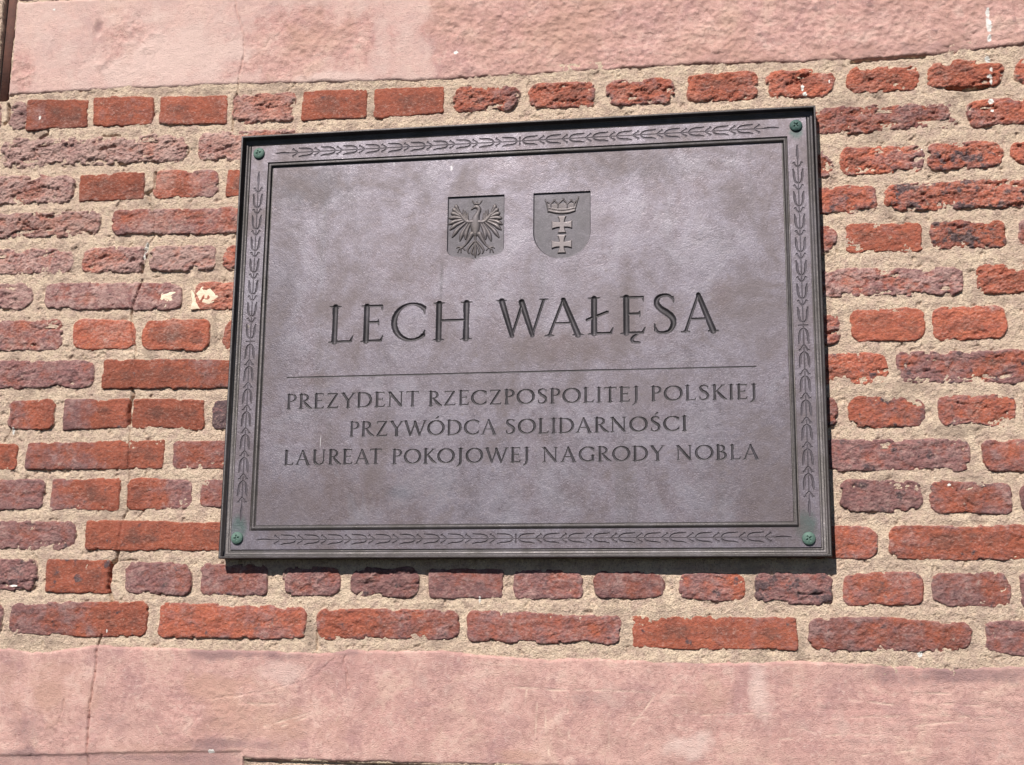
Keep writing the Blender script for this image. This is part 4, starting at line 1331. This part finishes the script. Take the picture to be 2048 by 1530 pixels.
def shield_block(sh, kind):
    (x0, zt0), (x1, zt1), (xc, zb) = sh
    rect = (x0 - .004, x1 + .004, zb - .004, (zt0 + zt1) / 2 + .004)

    def fun(X, Z):
        sd = shield_sd(X, Z, sh, kind)
        D = 0.0034
        rec = sstep(0, 0.0011, -sd)
        # the ground swells softly towards the middle
        h = -D * rec
        idn = (sd < 0).astype(int)
        names = {1: ('shield', SHIELD, None)}
        if kind == 0:
            hh = np.zeros_like(X)
            for c in EAGLE:
                d, t = seg_dist(X, Z, (c[0], c[1]), (c[3], c[4]))
                r_ = c[2] + (c[5] - c[2]) * t
                e = np.clip(1 - (d / np.maximum(r_ * 1.25, 1e-5)) ** 2, 0, 1)
                hh = np.maximum(hh, np.sqrt(e) * (0.0010 + 0.42 * np.minimum(r_, .004)))
            h = h + hh * (sd < -0.0012)
            idn = np.where((hh > 0.0005) & (sd < -0.0012), 2, idn)
            names[2] = ('eagle', RELIEF, 'shield')
        else:
            hh = np.zeros_like(X)
            for c in CROWN:
                d, t = seg_dist(X, Z, (c[0], c[1]), (c[3], c[4]))
                r_ = c[2] + (c[5] - c[2]) * t
                e = np.clip(1 - (d / np.maximum(r_ * 1.25, 1e-5)) ** 2, 0, 1)
                hh = np.maximum(hh, np.sqrt(e) * (0.0012 + 0.4 * r_))
            # low body of the crown behind the points
            (ax, az), (bx, bz) = ZP((1335, 270)), ZP((1650, 330))
            body = (X > ax) & (X < bx) & (Z < az) & (Z > bz - .004)
            idn = np.where(body | (hh > .0004), 2, idn)
            hh = np.maximum(hh, 0.0008 * body)
            names[2] = ('crown', RELIEF, 'shield')
            ch, ci_ = crosses(X, Z)
            h = h + hh + ch * 0.0024
            idn = np.where(ci_ == 1, 3, idn); idn = np.where(ci_ == 2, 4, idn)
            names[3] = ('cross', CROSS, 'shield'); names[4] = ('cross', CROSS, 'shield')
        return h, idn, names
    return (tuple(round(v, 6) for v in rect), 0.00065, fun)


name_items = [i for i in items if i[4] == 'n']
blocks = []
rd = lambda r_: tuple(round(v, 6) for v in r_)
blocks.append((rd(bounds(name_items)), 0.00085, engrave_fun(name_items)))
div = [i for i in items if i[4] == 'l']
tx = [i for i in items if i[4] == 't']
allt = div + tx
blocks.append((rd(bounds(allt)), 0.00082, engrave_fun(allt)))
blocks.append(shield_block(S1, 0)); blocks.append(shield_block(S2, 1))
field, parts = build_face('field', rd((-PW / 2 + O4, PW / 2 - O4, -PH / 2 + O4, PH / 2 - O4)), [], blocks, FIELD_H, BRONZE, plaque)
hosts = {}
for nm, mt, host, vv, ff in parts:
    if nm == 'shield':
        o = mesh_obj(nm, vv, ff, mt, plaque)
        hosts['shield'] = o
        o['label'] = 'square shield with a crowned eagle' if len(hosts) == 1 and 'seen' not in hosts else 'round-bottomed shield with a crown over two crosses'
        hosts['seen'] = True
    elif host:
        sh = hosts['shield']
        o = mesh_obj(nm, vv, ff, mt, None)
        o.parent = sh
        o.location = -sh.location - plaque.location
        o.location = Vector((0, 0, 0)) - (sh.location + plaque.location)
    else:
        mesh_obj(nm, vv, ff, mt, plaque)


# ---- border band with its engraved leaf garland
def garland(cx, cz, along, half_len, n_pairs, pitch):
    """leaf sprigs running outwards from the centre; along = (1,0) or (0,1)"""
    out = []
    ax, az = along
    def P(u, v, s):
        u = u * s
        return (cx + ax * u - az * v, cz + az * u + ax * v)
    def cap(pts, s):
        c = curve([(u, v, r_) for u, v, r_ in pts], n=4)
        o = []
        for u0, v0, r0, u1, v1, r1 in c:
            a, b = P(u0, v0, s), P(u1, v1, s)
            o.append((a[0], a[1], r0 * 1.12, b[0], b[1], r1 * 1.12))
        return o
    mm = .001
    out.append(('centre_knot', cap([(0, -7.2 * mm, .0014), (0, 0, .0007), (0, 7.2 * mm, .0014)], 1), .0011, 1.0, 'o'))
    for s in (-1, 1):
        out.append(('stem', cap([(3 * mm, 0, .00055), (half_len * .5, 0, .00055), (half_len - 22 * mm, 0, .00055)], s), .0008, 1.0, 'o'))
        for k in range(n_pairs):
            u = 6 * mm + k * pitch
            leaf = []
            for sg in (-1, 1):
                leaf += cap([(u, sg * 1.4 * mm, .0007), (u + 3.5 * mm, sg * 5.2 * mm, .0013), (u + 11 * mm, sg * 7.2 * mm, .0017), (u + 20 * mm, sg * 7.6 * mm, .0016), (u + 27.5 * mm, sg * 9.0 * mm, .0007)], s)
            out.append(('leaf_pair', leaf, .0014, 1.1, 'o'))
            fork = []
            for sg in (-1, 1):
                fork += cap([(u + 31 * mm, 0, .0006), (u + 34 * mm, sg * 3.0 * mm, .0009), (u + 38 * mm, sg * 5.6 * mm, .0009), (u + 41 * mm, sg * 6.6 * mm, .0008), (u + 40 * mm, sg * 8.2 * mm, .0012)], s)
            out.append(('sprig', fork, .0011, 1.1, 'o'))
        e = half_len
        out.append(('leaf_bud', cap([(e - 29 * mm, 0, .0006), (e - 21 * mm, 0, .0017), (e - 13 * mm, .5 * mm, .0020), (e, 0, .0006)], s), .0014, 1.1, 'o'))
    return out


bx, bz = PW / 2 - (O1 + O2) / 2, PH / 2 - (O1 + O2) / 2
BY = Yof(BAND_H)
hl = (at(1579, 1075, BY)[0] - at(511, 1079, BY)[0]) / 2
vl = (at(515, 340, BY)[1] - at(478, 1036, BY)[1]) / 2
NP_H, NP_V = 10, 7
ph_ = (hl - 0.036) / NP_H
pv_ = (vl - 0.036) / NP_V
blocks = []
bw = 0.0125
for sgn in (1, -1):
    it = garland(0, sgn * bz, (1, 0), hl, NP_H, ph_)
    blocks.append((rd((-hl - .004, hl + .004, sgn * bz - bw, sgn * bz + bw)), 0.00080, engrave_fun(it)))
    it = garland(sgn * bx, 0, (0, 1), vl, NP_V, pv_)
    blocks.append((rd((sgn * bx - bw, sgn * bx + bw, -vl - .004, vl + .004)), 0.00080, engrave_fun(it)))
band, parts = build_face('border_band', rd((-PW / 2 + O1, PW / 2 - O1, -PH / 2 + O1, PH / 2 - O1)),
                         [rd((-PW / 2 + O2, PW / 2 - O2, -PH / 2 + O2, PH / 2 - O2))], blocks, BAND_H, BRONZE, plaque)
GROOVE2 = mat_bronze('bronze_leaf_groove', 1.0, (0.58, (0.072, 0.062, 0.066)), 0.6, 0.5)
for nm, mt, host, vv, ff in parts:
    o = mesh_obj(nm, vv, ff, GROOVE2, None)
    o.parent = band
    o.location = Vector((0, 0, 0)) - (band.location + plaque.location)

# body behind the face
v, f = box(-PW / 2 + .004, PW / 2 - .004, Yof(-.0262), 0.004, -PH / 2 + .004, PH / 2 - .004)
mesh_obj('backing', v, f, FRAME, plaque, smooth=False)


# ---- screws
def screw(px, py, mat, ang, label):
    cx, cz = at(px, py, BY - .004)
    nr, na = 16, 56
    V, F = [], []
    Rr = 0.0118
    for i in range(nr + 1):
        r_ = Rr * i / nr
        for j in range(na):
            a = 2 * math.pi * j / na
            x, z = r_ * math.cos(a), r_ * math.sin(a)
            q = r_ / Rr
            y = 0.0064 * math.sqrt(max(0, 1 - (q * .93) ** 2)) if q < .999 else 0.0012
            # recessed cross
            ca, sa = math.cos(ang), math.sin(ang)
            u, v_ = x * ca + z * sa, -x * sa + z * ca
            d = min(max(abs(u) - .0052, abs(v_) - .0010), max(abs(v_) - .0052, abs(u) - .0010))
            if d < 0.0004:
                y -= 0.0024 * min(1, (0.0004 - d) / .0006)
            V.append((cx + x, BY - y, cz + z))
    for j in range(na):
        V.append((cx + Rr * math.cos(2 * math.pi * j / na), BY + .001, cz + Rr * math.sin(2 * math.pi * j / na)))
    for i in range(nr + 1):
        for j in range(na):
            j2 = (j + 1) % na
            F.append((i * na + j, i * na + j2, (i + 1) * na + j2, (i + 1) * na + j))
    V = np.array(V); F = np.array(F)
    F = F[:, ::-1]
    o = mesh_obj('screw', V, F, mat, plaque, origin=(cx, BY, cz))
    o['label'] = label
    return o


screw(517, 306, VERDIGRIS, .3, 'green verdigris screw head')
screw(1592, 250, VERDIGRIS_DARK, .75, 'darker green screw head')
screw(473, 1076, VERDIGRIS, .2, 'pale green screw head')
screw(1618, 1077, VERDIGRIS, .6, 'green screw head with crusted slot')
print('bricks', count, 'tris', sum(len(o.data.loop_triangles) or len(o.data.polygons) * 2 for o in bpy.data.objects if o.type == 'MESH'))
